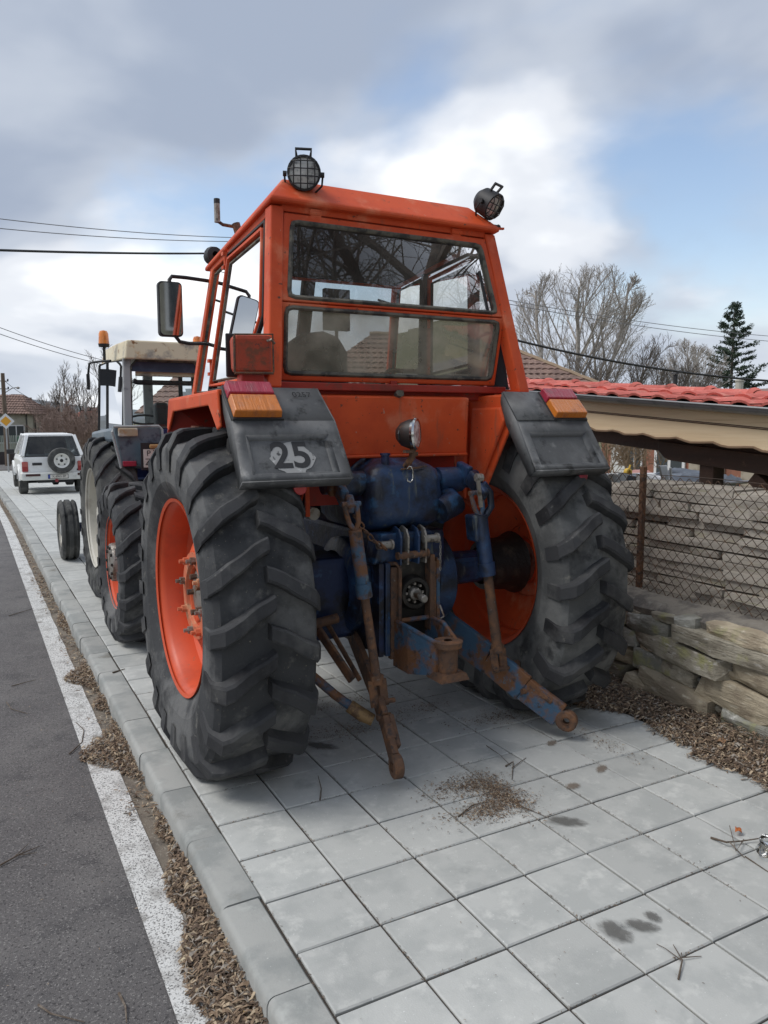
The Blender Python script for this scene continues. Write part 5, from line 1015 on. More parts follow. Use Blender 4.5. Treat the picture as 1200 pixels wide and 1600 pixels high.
for i, (y, z) in enumerate(((3.05, .20), (3.12, .44), (2.87, .30), (3.28, .30), (2.42, .26), (3.30, .12), (3.40, .385), (2.75, .51), (3.5, .28), (3.55, .42), (2.92, .07), (3.56, .06))): put_stone(y-.05, y+.06, z-.028, z+.028, 200+i, 3.83)
sd_ = 30
for zc, hh in ((.06, .15), (.20, .14), (.33, .14), (.46, .13)):
    y = 3.55+rnd.random()*.15
    while y < 6.6:
        l = rnd.uniform(.28, .6); put_stone(y, y+l-.015, zc-hh/2, zc+hh/2, sd_, 3.81); sd_ += 1; y += l
lg = MB(); nn = 46; xs_ = (3.80, 3.84, 3.98, 4.30)
vv = []; 
for k in range(nn+1):
    y = 1.0+k*.13; zt = .60+.012*noi(0, y, 1, 4); xe = 3.82+.03*noi(2, y, 0, 5)
    vv += [(xe+.02, y, .49), (xe, y, zt-.045+.02*noi(4, y, 2, 6)), (xe+.05, y, zt), (4.0, y, zt+.012), (4.35, y, zt+.01)]
lg.add(vv, [(k*5+j, k*5+j+1, (k+1)*5+j+1, (k+1)*5+j) for k in range(nn) for j in range(4)]); lg.build('mortar_cap', MORTAR, SW, smooth=40, recalc=False)

SS = thing('slab_stack', 'tall stack of long flat grey slabs behind the wire fence', 'slab stack', (4.3, 4.0, .6))
sm = []
for q in range(6):
    b = stone_mb(60+q, 1, 1, 1, .042, (2, 9, 2), .07); me = b.build('y', SLAB, smooth=20).data; bpy.data.objects.remove(bpy.data.objects['y']); sm.append(me)
z = .61
for c in range(13):
    th = rnd.uniform(.045, .056); y = 1.7-rnd.random()*.4
    while y < 5.6:
        l = rnd.choice((.22, .35, .45, .6, .8, 1.0))*rnd.uniform(.9, 1.1); gap = rnd.choice((.0, .005, .01, .03))
        ze = z + (.01*noi(y, z, 0, 2))
        if not (c == 12 and rnd.random() < .25):
            inst('slab', sm[rnd.randrange(6)], (4.30+rnd.gauss(0, .020), y+l/2, ze+th/2), SS, (rnd.gauss(0, .006), rnd.gauss(0, .02), rnd.gauss(0, .01)), (.34, l*1.02, th*1.0))
        y += l+gap
    z += th+.0055
# chain link fence
WIRE = M('rusty_wire', (.055, .036, .026), .8, spots=[((.14, .075, .04), 30, .5, .65, 4)])
FN = thing('wire_fence', 'rusty chain link fence on top of the stone wall', 'fence', (4.02, 4.0, .6))
b = MB(); p_ = .072; zt_ = 1.42; nz = int((zt_-.60)/(p_/2))
for k in range(int(4.0/p_)):
    y0 = 1.75+k*p_
    for ph in (0, 1):
        pts = []
        for j in range(nz+1):
            y = y0+(p_/2 if (j+ph) % 2 else 0)+.006*noi(y0, j*.3, 1, 2); x = 4.03+.012*noi(y0, j*.036, 4, 1.6)+(.003 if j % 2 else -.003)
            if ph: y = y0+(p_ if (j % 2 == 0) else p_/2)-.0
            pts.append((x, y, .605+j*p_/2))
        b.tube(pts, .0031, 3, False)
o = b.build('wire_mesh', WIRE, FN, recalc=False); o['kind'] = 'stuff'
for y in (2.05, 3.82, 5.55):
    b = MB(); b.beam((4.06, y, .45), (4.06+.01, y+.01, 1.45), .035, .035, (0, 1, 0)); b.build('fence_post', RUST, FN, bevel=.003)
b = MB(); b.tube([(4.03, 1.75+.2*k, 1.405+.006*math.sin(k)) for k in range(20)], .0022, 4); b.build('tension_wire', WIRE, FN)

# the open shed
SH = thing('open_shed', 'open timber shed with red tile roof, gutter and scalloped fascia board', 'shed', (5.3, 4.6, .5))
tz = lambda y: .077*(y-4.6)
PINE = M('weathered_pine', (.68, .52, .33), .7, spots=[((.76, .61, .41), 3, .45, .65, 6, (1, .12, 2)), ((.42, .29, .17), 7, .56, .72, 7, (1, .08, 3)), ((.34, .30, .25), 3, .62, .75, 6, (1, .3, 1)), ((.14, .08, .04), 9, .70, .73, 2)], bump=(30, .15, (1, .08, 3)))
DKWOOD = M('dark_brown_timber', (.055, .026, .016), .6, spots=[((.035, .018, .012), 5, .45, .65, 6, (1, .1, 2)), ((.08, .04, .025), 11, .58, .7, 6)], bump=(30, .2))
REDT = M('red_roof_tile', (.58, .16, .13), .85, spots=[((.46, .11, .09), 5, .42, .64, 7), ((.64, .26, .21), 9, .55, .7, 7), ((.26, .14, .11), 16, .60, .72, 6)], bump=(60, .3), rand=.16, spec=.25)
ZINC = M('zinc_gutter', (.22, .225, .23), .45, .6, spots=[((.15, .155, .16), 8, .5, .7, 5)])
# fascia: upper board straight, lower edge scalloped
b = MB(); n = 120; y0, y1 = 1.0, 8.2; top = []; bot = []
for k in range(n+1):
    y = y0+(y1-y0)*k/n; s_ = (y/.29) % 1.0
    top.append((4.30, y, 1.945+tz(y))); bot.append((4.30, y, 1.700+tz(y)+.009*math.cos(2*math.pi*s_)+.003*math.cos(4*math.pi*s_+1)+.004*noi(y, 1, 0, 2)))
vs = top+bot+[(p[0]+.026, p[1], p[2]) for p in top+bot]; N = n+1
fs = []
for k in range(n): fs += [(k, k+1, N+k+1, N+k), (2*N+k, 3*N+k, 3*N+k+1, 2*N+k+1), (N+k, N+k+1, 3*N+k+1, 3*N+k), (k, 2*N+k, 2*N+k+1, k+1)]
fs += [(0, N, 3*N, 2*N), (n, 2*N+n, 3*N+n, N+n)]
b.add(vs, fs); fo = b.build('fascia_board', PINE, SH, bevel=.002, seg=1)
for zz0 in (1.835, 1.826):
    b = MB(); b.beam((4.2985, 1.0, zz0+tz(1.0)), (4.2985, 8.2, zz0+tz(8.2)), .006, .005); b.build('board_groove', DKWOOD, fo)
# gutter: half round
b = MB(); pts = []
for k in range(25):
    y = .9+k*.31
    for j in range(9):
        a = math.pi+math.pi*j/8; pts.append((4.238+.046*math.cos(a), y, 1.957+tz(y)+.042*math.sin(a)))
b.add(pts, [(k*9+j, k*9+j+1, (k+1)*9+j+1, (k+1)*9+j) for k in range(24) for j in range(8)])
b.tube([(4.192, .9+k*.31, 1.957+tz(.9+k*.31)) for k in range(25)], .006, 6); go = b.build('gutter', ZINC, SH, smooth=50, recalc=False); md = go.modifiers.new('thick', 'SOLIDIFY'); md.thickness = .003
# roof deck and tiles
ang = .10; RX = 4.80
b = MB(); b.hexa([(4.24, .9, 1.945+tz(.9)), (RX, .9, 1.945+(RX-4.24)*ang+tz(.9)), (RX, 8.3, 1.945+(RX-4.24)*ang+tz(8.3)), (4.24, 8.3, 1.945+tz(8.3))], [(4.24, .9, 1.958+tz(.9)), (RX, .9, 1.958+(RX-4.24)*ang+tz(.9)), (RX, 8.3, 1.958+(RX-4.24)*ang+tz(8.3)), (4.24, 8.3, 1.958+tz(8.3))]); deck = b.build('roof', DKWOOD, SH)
b = MB(); b.hexa([(RX, .9, 1.945+(RX-4.24)*ang+tz(.9)), (6.4, .9, 1.75+tz(.9)), (6.4, 8.3, 1.75+tz(8.3)), (RX, 8.3, 1.945+(RX-4.24)*ang+tz(8.3))], [(RX, .9, 1.958+(RX-4.24)*ang+tz(.9)), (6.4, .9, 1.763+tz(.9)), (6.4, 8.3, 1.763+tz(8.3)), (RX, 8.3, 1.958+(RX-4.24)*ang+tz(8.3))]); b.build('back_slope', REDT, deck)
b = MB(); tw, tl = .215, .345; pv = []
for i in range(9):
    u = i/8; x_ = (u-.5)*tw*1.06; hgt = .020*max(0, math.sin(math.pi*min(1, u/.62)))**1.0 - (.006 if u > .62 else 0)
    for v in (0, .5, 1): pv.append((v*tl*1.08, x_, hgt+.022*(1-v)))
b.add(pv, [(i*3+j, i*3+j+1, (i+1)*3+j+1, (i+1)*3+j) for i in range(8) for j in range(2)]+[])
b.add([(0, (i/8-.5)*tw*1.06, pv[i*3][2]) for i in range(9)]+[(0.004, (i/8-.5)*tw*1.06, pv[i*3][2]-.016) for i in range(9)], [(i, i+1, i+10, i+9) for i in range(8)])
tme = b.build('z', REDT, smooth=50, recalc=False).data; bpy.data.objects.remove(bpy.data.objects['z'])
tiltx = math.atan(.077)
for r_ in range(4):
    for k in range(33):
        y = 1.1+k*tw; x = 4.20+r_*tl*.88
        if x+tl > RX+.16: continue
        inst('tile', tme, (x, y, 1.962+(x-4.24)*ang+tz(y)), deck, (tiltx+rnd.gauss(0, .012), -math.atan(ang)+rnd.gauss(0, .018), rnd.gauss(0, .02)))
b = MB(); k_ = 12; pts = []
for v, rad in ((0, .058), (.03, .082), (.07, .062), (.38, .052)):
    for j in range(9): a = math.pi*j/8; pts.append((rad*1.1*math.cos(a), v, rad*.72*math.sin(a)))
b.add(pts, [(i*9+j, i*9+j+1, (i+1)*9+j+1, (i+1)*9+j) for i in range(3) for j in range(8)]); rme = b.build('z', REDT, smooth=50, recalc=False).data; bpy.data.objects.remove(bpy.data.objects['z'])
for k in range(20):
    y = 1.0+k*.36; inst('ridge_tile', rme, (RX, y, 1.962+(RX-4.24)*ang+tz(y)-.005), deck, (tiltx, 0, rnd.gauss(0, .02)))
# timbers
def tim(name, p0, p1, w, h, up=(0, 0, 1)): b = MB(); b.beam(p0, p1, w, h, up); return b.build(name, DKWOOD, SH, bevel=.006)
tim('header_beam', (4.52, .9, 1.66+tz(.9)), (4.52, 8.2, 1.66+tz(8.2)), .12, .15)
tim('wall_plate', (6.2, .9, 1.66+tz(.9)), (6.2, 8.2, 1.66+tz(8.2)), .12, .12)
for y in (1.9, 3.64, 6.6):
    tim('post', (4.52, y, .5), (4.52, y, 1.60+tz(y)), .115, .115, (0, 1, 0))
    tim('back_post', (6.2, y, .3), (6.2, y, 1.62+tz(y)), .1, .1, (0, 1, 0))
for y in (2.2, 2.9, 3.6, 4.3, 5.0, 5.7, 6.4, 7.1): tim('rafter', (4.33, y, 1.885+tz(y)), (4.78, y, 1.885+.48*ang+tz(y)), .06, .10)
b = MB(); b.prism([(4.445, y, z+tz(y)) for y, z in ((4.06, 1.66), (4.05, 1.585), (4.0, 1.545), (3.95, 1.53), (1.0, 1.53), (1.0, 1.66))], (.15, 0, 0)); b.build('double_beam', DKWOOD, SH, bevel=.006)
b = MB(); b.tube([(4.292, p[1], p[2]) for p in bot], .008, 5); b.build('fascia_edge', M('edge_stain', (.20, .13, .08), .8), fo)
tim('brace', (4.52, 3.30, 1.50+tz(3.3)), (4.52, 2.85, 1.05), .09, .09, (1, 0, 0)); tim('brace', (4.9, 3.0, 1.55), (4.9, 2.5, 1.12), .09, .09, (1, 0, 0))
# ================================================================ background
BRICK = M('far_brick', (.30, .13, .085), .9, spots=[((.22, .10, .07), 3, .45, .65, 6), ((.38, .26, .2), 12, .58, .7, 5)])
OLDROOF = M('old_brown_tile', (.23, .15, .122), .85, spots=[((.16, .105, .088), 3, .42, .62, 7), ((.34, .23, .175), 7, .55, .7, 6), ((.12, .09, .07), 12, .62, .75, 5)], rand=.12)
BEIGE = M('beige_render', (.42, .40, .33), .9, spots=[((.34, .32, .26), 2, .45, .65, 6)])
WHITEW = M('white_render', (.62, .62, .60), .9, spots=[((.5, .5, .48), 3, .5, .7, 5)])
WINF = M('white_frame', (.7, .7, .7), .6); FARGLASS = M('far_pane', (.06, .07, .08), .08, spec=.8); CONC = M('pole_concrete', (.34, .33, .31), .9); POLEW = M('pole_wood', (.13, .095, .07), .9, spots=[((.2, .16, .12), 8, .5, .7, 5, (1, 1, .1))])
BARK = M('bare_bark', (.17, .145, .125), .95, spots=[((.10, .085, .075), 6, .45, .65, 5)])
def roof_tiles(name, b0, b1, t0, t1, nrow, ncol, par, mat, lift=.05):
    """rows of real courses laid as lapped strips of half-round tiles (one mesh per course)"""
    b0, b1, t0, t1 = map(Vector, (b0, b1, t0, t1)); nrm = (b1-b0).cross(t0-b0).normalized(); nrm = nrm if nrm.z > 0 else -nrm
    for r_ in range(nrow):
        b = MB(); pts = []; v0, v1 = r_/nrow, (r_+1.12)/nrow
        L0, R0 = b0.lerp(t0, v0), b1.lerp(t1, v0); L1, R1 = b0.lerp(t0, min(1, v1)), b1.lerp(t1, min(1, v1))
        w0 = (R0-L0).length; nc = max(2, int(ncol*w0/max(.01, (b1-b0).length)))
        for i in range(nc*4+1):
            u = i/(nc*4); h = lift*abs(math.sin(math.pi*u*nc))
            pts += [L0.lerp(R0, u)+nrm*(h+lift*.8), L1.lerp(R1, u)+nrm*(h*.7), L0.lerp(R0, u)]
        b.add(pts, [(i*3, i*3+1, (i+1)*3+1, (i+1)*3) for i in range(nc*4)]+[(i*3, (i+1)*3, (i+1)*3+2, i*3+2) for i in range(nc*4)])
        b.build(name, mat, par, smooth=60, recalc=False)
def tree_bits(base, segs0, seed, levels, lean, ratio, spread, nb, upw, rmin, env=None):
    r = random.Random(seed); trunk, crown = MB(), MB()
    def grow(p, d, l, rad, lv):
        n = 5 if lv < 2 else 3; pts = [p.copy()]; rs = [rad]; q = p.copy(); dd = d.copy()
        for i in range(n):
            dd = (dd+Vector((r.gauss(0, .11), r.gauss(0, .11), r.gauss(0, .06)+upw*.10))).normalized(); q2 = q+dd*l/n
            if env and i and ((q2.x-env[0])**2+(q2.y-env[1])**2)/env[3]**2+((q2.z-env[2])/env[4])**2 > 1+r.gauss(0, .10): break
            q = q2; pts.append(q.copy()); rs.append(max(rmin*.6, rad*(1-.62*(i+1)/n)))
        n = len(pts)-1
        (trunk if lv == 0 else crown).tube(pts, rs, 7 if lv == 0 else (5 if lv == 1 else 3), False)
        if lv >= levels: return
        k = nb[lv]
        for j in range(k):
            t = .22+.78*(j+r.random())/k if lv else .30+.70*(j+r.random())/k; t = min(.98, t)
            f = t*n; i = min(n-1, int(f)); pp = pts[i].lerp(pts[i+1], f-i); rr = rs[i]+(rs[i+1]-rs[i])*(f-i)
            a = r.uniform(0, 6.283); ax = (pts[i+1]-pts[i]).normalized(); u = ax.cross(Vector((.31, .2, .93))).normalized(); w = ax.cross(u)
            sp = spread*r.uniform(.7, 1.25); nd = (ax*math.cos(sp)+(u*math.cos(a)+w*math.sin(a))*math.sin(sp)+Vector((0, 0, upw*.35))).normalized()
            grow(pp, nd, l*ratio*(1.15-.55*t)*r.uniform(.75, 1.2), max(rmin, rr*.55), lv+1)
    for (off, d, l, rad) in segs0: grow(Vector(base)+Vector(off), Vector(d).normalized(), l, rad, 0)
    return trunk, crown
def bare_tree(label, base, segs, seed, levels=4, ratio=.55, spread=.7, nb=(9, 7, 6, 4), upw=.6, rmin=.01, name='bare_tree', cat='tree', mat=BARK, group=None, env=None):
    t = thing(name, label, cat, base, group); a, c = tree_bits(base, segs, seed, levels, 0, ratio, spread, nb, upw, rmin, env)
    a.build('trunk', mat, t, smooth=60, recalc=False); c.build('crown', mat, t, recalc=False); return t
# --- house with brown tile roof behind the shed
hp = lambda px, py, Y: at(px, py, Y)
e0, e1 = Vector((10.0, 24.5, 2.95)), Vector((19.6, 20.6, 2.95)); dv = (e1-e0).normalized(); pv_ = Vector((-dv.y, dv.x, 0)); 
H1 = thing('tiled_house', 'house with weathered brown tiled hip roof behind the shed and cab', 'house', (15, 24, -.2))
r0, r1 = e0+dv*2.6+pv_*3.4+Vector((0, 0, 2.0)), e1-dv*3.6+pv_*3.4+Vector((0, 0, 2.0)); f0, f1 = e0+pv_*6.8, e1+pv_*6.8
b = MB(); b.hexa([(*(e0+dv*.4+pv_*.4).xy, -.5), (*(e1-dv*.4+pv_*.4).xy, -.5), (*(f1-dv*.4-pv_*.4).xy, -.5), (*(f0+dv*.4-pv_*.4).xy, -.5)], [(*(e0+dv*.4+pv_*.4).xy, 2.9), (*(e1-dv*.4+pv_*.4).xy, 2.9), (*(f1-dv*.4-pv_*.4).xy, 2.9), (*(f0+dv*.4-pv_*.4).xy, 2.9)]); b.build('wall', BRICK, H1)
b = MB(); b.add([e0, e1, r1, r0, f1, f0], [(0, 1, 2, 3), (1, 4, 2), (4, 5, 3, 2), (5, 0, 3)]); hr = b.build('roof', OLDROOF, H1, recalc=False)
roof_tiles('tile_course', e0, e1, r0, r1, 10, 44, hr, OLDROOF, .045); roof_tiles('tile_course', e1, f1, r1, r1+Vector((.02, .02, 0)), 10, 30, hr, OLDROOF, .045)
for a_, c_ in ((e1, r1), (r0, r1)):
    b = MB(); b.tube([a_.lerp(c_, k/14)+Vector((0, 0, .05+.02*(k % 2))) for k in range(15)], .09, 6); b.build('ridge_cap', M('mossy_ridge', (.30, .22, .15), .9), hr)
b = MB(); b.beam(e0+Vector((0, 0, -.08)), e1+Vector((0, 0, -.08)), .1, .16); b.build('eave_board', M('eave_brown', (.16, .09, .06), .8), hr)
for k in range(3):
    c = e0+dv*(2+k*2.6)+pv_*.38; b = MB(); b.beam(c+Vector((0, 0, -1.4)), c+dv*1.1+Vector((0, 0, -1.4)), .08, 1.2); w = b.build('window', WINF, H1); b = MB(); b.beam(c-pv_*.05+dv*.08+Vector((0, 0, -1.4)), c+dv*1.02-pv_*.05+Vector((0, 0, -1.4)), .02, 1.05); b.build('pane', FARGLASS, w)
# --- house seen through the blue tractor's cab
H2 = thing('gable_house', 'tiled roof house further down the street seen through the blue tractor cab', 'house', (10, 33, -.5))
a0, a1 = at(228, 655, 31), at(335, 660, 29); dv = Vector(((a1-a0).x, (a1-a0).y, 0)).normalized(); pv_ = Vector((-dv.y, dv.x, 0)); a1 = a0+dv*9
b = MB(); b.hexa([(*a0.xy, -1), (*a1.xy, -1), (*(a1+pv_*6).xy, -1), (*(a0+pv_*6).xy, -1)], [(*a0.xy, 2.0), (*a1.xy, 2.0), (*(a1+pv_*6).xy, 2.0), (*(a0+pv_*6).xy, 2.0)]); b.build('wall', BEIGE, H2)
q0, q1 = Vector((*a0.xy, 2.0))-pv_*.3-dv*.3, Vector((*a1.xy, 2.0))-pv_*.3+dv*.3; q2, q3 = q0+pv_*3.3+Vector((0, 0, 1.7)), q1+pv_*3.3+Vector((0, 0, 1.7)); q4, q5 = q0+pv_*6.6, q1+pv_*6.6
b = MB(); b.add([q0, q1, q3, q2, q4, q5], [(0, 1, 2, 3), (3, 2, 5, 4), (0, 3, 4), (1, 5, 2)]); hr = b.build('roof', OLDROOF, H2, recalc=False); roof_tiles('tile_course', q0, q1, q2, q3, 8, 36, hr, OLDROOF, .05)
# --- left: beige house at the corner
H3 = thing('corner_house', 'beige one storey house with brown hip roof and chimneys beyond the junction', 'house', (3, 64, gz(60)))
zg = gz(60)-.2; Yh = 61.0
c0, c1, c2 = at(-60, 690, Yh), at(43, 690, Yh), at(79, 690, Yh+3.2); ze = 2.20
c0, c1, c2 = [Vector((p.x, p.y, zg)) for p in (c0, c1, c2)]; c3 = c2+(c0-c1)
b = MB(); b.hexa([c0, c1, c2, c3], [Vector((p.x, p.y, ze)) for p in (c0, c1, c2, c3)]); b.build('wall', BEIGE, H3)
ctr = (c0+c2)/2; ev = [Vector((p.x, p.y, ze-.05))+(Vector((p.x, p.y, 0))-Vector((ctr.x, ctr.y, 0))).normalized()*.55 for p in (c0, c1, c2, c3)]
rd0, rd1 = ev[0].lerp(ev[3], .5).lerp(ctr, .25), ev[1].lerp(ev[2], .5).lerp(ctr, .55); rd0.z = rd1.z = ze+1.35
b = MB(); b.add(ev+[rd0, rd1], [(0, 1, 5, 4), (1, 2, 5), (2, 3, 4, 5), (3, 0, 4)]); hr = b.build('roof', OLDROOF, H3, recalc=False); roof_tiles('tile_course', ev[0], ev[1], rd0, rd1, 8, 26, hr, OLDROOF, .05); roof_tiles('tile_course', ev[1], ev[2], rd1, rd1+Vector((.03, 0, 0)), 8, 18, hr, OLDROOF, .05)
for px, py in ((26, 622), (41, 627), (56, 637)):
    p = at(px, py, Yh+2.6); b = MB(); b.box(p.x-.28, p.x+.28, p.y-.28, p.y+.28, p.z-.95, p.z+.15); b.box(p.x-.36, p.x+.36, p.y-.36, p.y+.36, p.z+.15, p.z+.27); b.build('chimney', M('chimney_brick', (.19, .12, .09), .9), hr)
dv = (c1-c0).normalized(); pv_ = Vector((dv.y, -dv.x, 0)); dw = (c2-c1).normalized(); pw = Vector((dw.y, -dw.x, 0))
def far_window(o_, d_, n_, s0, w, z0, h, root):
    p = o_+d_*s0+n_*.04; p = Vector((p.x, p.y, z0)); b = MB(); b.prism([p, p+d_*w, p+d_*w+Vector((0, 0, h)), p+Vector((0, 0, h))], n_*.05); wo = b.build('window', WINF, root)
    for i in (0, 1):
        q = p+d_*(w*(.06+.47*i))+n_*.055+Vector((0, 0, .08)); b = MB(); b.add([q, q+d_*w*.41, q+d_*w*.41+Vector((0, 0, h-.16)), q+Vector((0, 0, h-.16))], [(0, 1, 2, 3)]); b.build('pane', FARGLASS, wo, recalc=False)
L_ = (c1-c0).length
far_window(c0, dv, pv_, L_*.70, 1.1, .1, 1.3, H3); far_window(c0, dv, pv_, L_*.40, 1.1, .1, 1.3, H3); far_window(c1, dw, pw, 1.8, .9, -.6, 1.9, H3)
b = MB()
for p in (c1+dv*-.05, c1+dw*1.2, c1+dw*2.9): q = p+pv_*.1+pw*.06; b.cyl((q.x, q.y, zg), (q.x, q.y, ze), .06, 6)
b.build('downpipe', M('dark_pipe', (.05, .045, .04), .7), H3)
# fence in front of it
FB = thing('railing_wall', 'low dark wall with pale railings in front of the corner house', 'fence', (2, 58.5, zg))
p0, p1 = at(-60, 712, 58.2), at(34, 712, 58.2); b = MB(); b.beam((p0.x, p0.y, zg+.45), (p1.x, p1.y, zg+.45), .2, .9); b.build('base_wall', M('dark_wall', (.06, .05, .05), .9), FB)
for k in range(34):
    q = p0.lerp(p1, k/33); b = MB(); b.box(q.x-.03, q.x+.03, q.y-.02, q.y+.02, zg+.9, zg+2.0); b.build('picket', M('pale_green_picket', (.36, .40, .34), .7), FB)
b = MB(); q = at(36, 690, 58); b.box(q.x-.35, q.x+.35, q.y, q.y+.1, zg, zg+1.9); tag(b.build('green_gate', M('green_gate', (.04, .14, .075), .6), origin=(q.x, q.y, zg), bevel=.02), 'green sheet metal gate beside the railing of the corner house', 'gate')
# outbuilding and far red roofs
def far_house(label, px0, px1, py_e, py_r, Y, wall, roof, name='far_house'):
    p0, p1 = at(px0, py_e, Y), at(px1, py_e, Y); h = thing(name, label, 'house', ((p0.x+p1.x)/2, Y+3, zg)); pr_ = at(px0, py_r, Y)
    b = MB(); b.hexa([(p0.x, Y, zg-.3), (p1.x, Y, zg-.3), (p1.x, Y+6, zg-.3), (p0.x, Y+6, zg-.3)], [(p0.x, Y, p0.z), (p1.x, Y, p0.z), (p1.x, Y+6, p0.z), (p0.x, Y+6, p0.z)]); b.build('wall', wall, h)
    b = MB(); zr_ = pr_.z; w_ = p1.x-p0.x; b.add([(p0.x-.3, Y-.3, p0.z-.05), (p1.x+.3, Y-.3, p0.z-.05), (p1.x-w_*.15, Y+3, zr_), (p0.x+w_*.15, Y+3, zr_), (p1.x+.3, Y+6.3, p0.z-.05), (p0.x-.3, Y+6.3, p0.z-.05)], [(0, 1, 2, 3), (1, 4, 2), (4, 5, 3, 2), (5, 0, 3)]); b.build('roof', roof, h, recalc=False)
    d_ = Vector((1, 0, 0)); far_window(Vector((p0.x, Y, zg)), d_, Vector((0, -1, 0)), w_*.3, min(1., w_*.3), p0.z-1.5, 1.0, h); return h
FRED = M('far_red_roof', (.36, .12, .09), .9, spots=[((.28, .09, .07), 3, .5, .7, 4)])
far_house('small brick outbuilding beside the corner house', 79, 105, 655, 652, 66, BRICK, OLDROOF)
far_house('distant house with faded orange roof behind bare shrubs', 108, 134, 654, 646, 84, WHITEW, FRED)
far_house('distant house with dark red roof left of the blue tractor', 134, 166, 650, 637, 70, WHITEW, FRED)
# --- sign, poles
p = at(13.5, 735, 44); zb = gz(44); SG = thing('priority_sign', 'yellow and white diamond priority road sign on a grey post', 'road sign', (p.x, 44, zb)); sx, szc = at(8.5, 658, 44).x, at(8.5, 658, 44).z; sx = p.x-.05
b = MB(); b.cyl((p.x, 44, zb-.1), (p.x-.0, 44, szc+.25), .04, 10); b.build('post', M('galvanised_post', (.36, .37, .38), .5, .5), SG)
for nm, r_, yy, mt in (('diamond_border', .40, 43.93, M('sign_white', (.72, .73, .74), .5)), ('diamond_centre', .25, 43.915, M('sign_yellow', (.75, .36, .03), .5))):
    b = MB(); b.prism([(p.x, yy, szc-r_), (p.x+r_, yy, szc), (p.x, yy, szc+r_), (p.x-r_, yy, szc)], (0, .012, 0)); b.build(nm, mt, SG)
def pole(px, ptop, Y, r_, mat, label, arm=None, name='utility_pole'):
    t = at(px, ptop, Y); zb = gz(Y)-.2; o = thing(name, label, 'pole', (t.x, Y, zb)); b = MB(); b.tube([(t.x, Y, zb), (t.x, Y, t.z)], [r_*1.2, r_*.85], 10); b.build('shaft', mat, o, smooth=50)
    for k in range(2):
        b = MB(); b.cyl((t.x-.3, Y, t.z-.5-.5*k), (t.x+.3, Y, t.z-.5-.5*k), .03, 6)
        for s_ in (-1, 1): b.cyl((t.x+s_*.28, Y, t.z-.5-.5*k), (t.x+s_*.28, Y, t.z-.36-.5*k), .045, 8)
        b.build('crossarm', BLACK, o)
    if arm:
        b = MB(); b.tube([(t.x, Y, t.z-1.3), (t.x+.5, Y, t.z-.95), (t.x+.75, Y, t.z-.9)], .03, 6); b.lathe([(-.12, .02), (0, .09), (.12, .02)], (t.x+.85, Y, t.z-.92), 'X', 8); b.build('street_lamp_arm', STEEL, o)
    return t
pl1 = pole(4, 583, 56, .14, POLEW, 'wooden utility pole standing in front of the corner house', True)
pl2 = pole(96, 620, 62, .13, CONC, 'pale concrete utility pole beyond the white car')
pl3 = pole(133, 628, 50, .09, CONC, 'thin concrete pole among the shrubs left of the blue tractor')
# --- overhead cables: real spans across the street
CABLE = M('cable_black', (.02, .02, .02), .6); CABG = M('cable_grey', (.16, .16, .17), .6)
def cable(p0, p1, sag, r_, mat, label, ext=0.6):
    p0, p1 = Vector(p0), Vector(p1); d = p1-p0; a, c = p0-d*ext, p1+d*ext; b = MB(); pts = []
    for k in range(33):
        t = k/32; q = a.lerp(c, t); u = (t*(1+2*ext)-ext); q.z -= sag*4*u*(1-u)*1.0; pts.append(q)
    b.tube(pts, r_, 5); return tag(b.build('overhead_cable', mat, origin=p0), label, 'cable', 'overhead cables')
cable(at(0, 391, 15), at(325, 396, 18), .02, .022, CABLE, 'thick black cable at the left running to the orange cab roof')
cable(at(0, 342, 24), at(330, 370, 26), .06, .012, CABG, 'upper thin grey cable at the left above the black one')
cable(at(0, 357, 24), at(330, 377, 26), .06, .012, CABG, 'lower thin grey cable at the left just above the black one')
cable(at(0, 512, 30), at(150, 560, 34), .05, .013, CABG, 'upper thin cable sloping down towards the amber beacon', .35)
cable(at(0, 522, 30), at(150, 567, 34), .05, .013, CABG, 'lower thin cable sloping down towards the amber beacon', .35)
cable(at(808, 532, 11), at(1200, 595, 9.5), .10, .020, CABLE, 'thick black cable sagging in front of the bare trees', .5)
cable(at(800, 470, 22), at(1200, 525, 22), .12, .012, CABG, 'upper thin grey cable in front of the bare trees', .4)
cable(at(800, 476, 22), at(1200, 533, 22), .12, .012, CABG, 'lower thin grey cable in front of the bare trees', .4)
cable(pl1-Vector((0, 0, .4)), pl2-Vector((0, 0, .6)), .5, .016, CABG, 'far cable between the wooden and the concrete pole', .0)
cable(pl2-Vector((0, 0, .4)), at(150, 640, 58), .2, .016, CABG, 'far cable right of the concrete pole', .1)
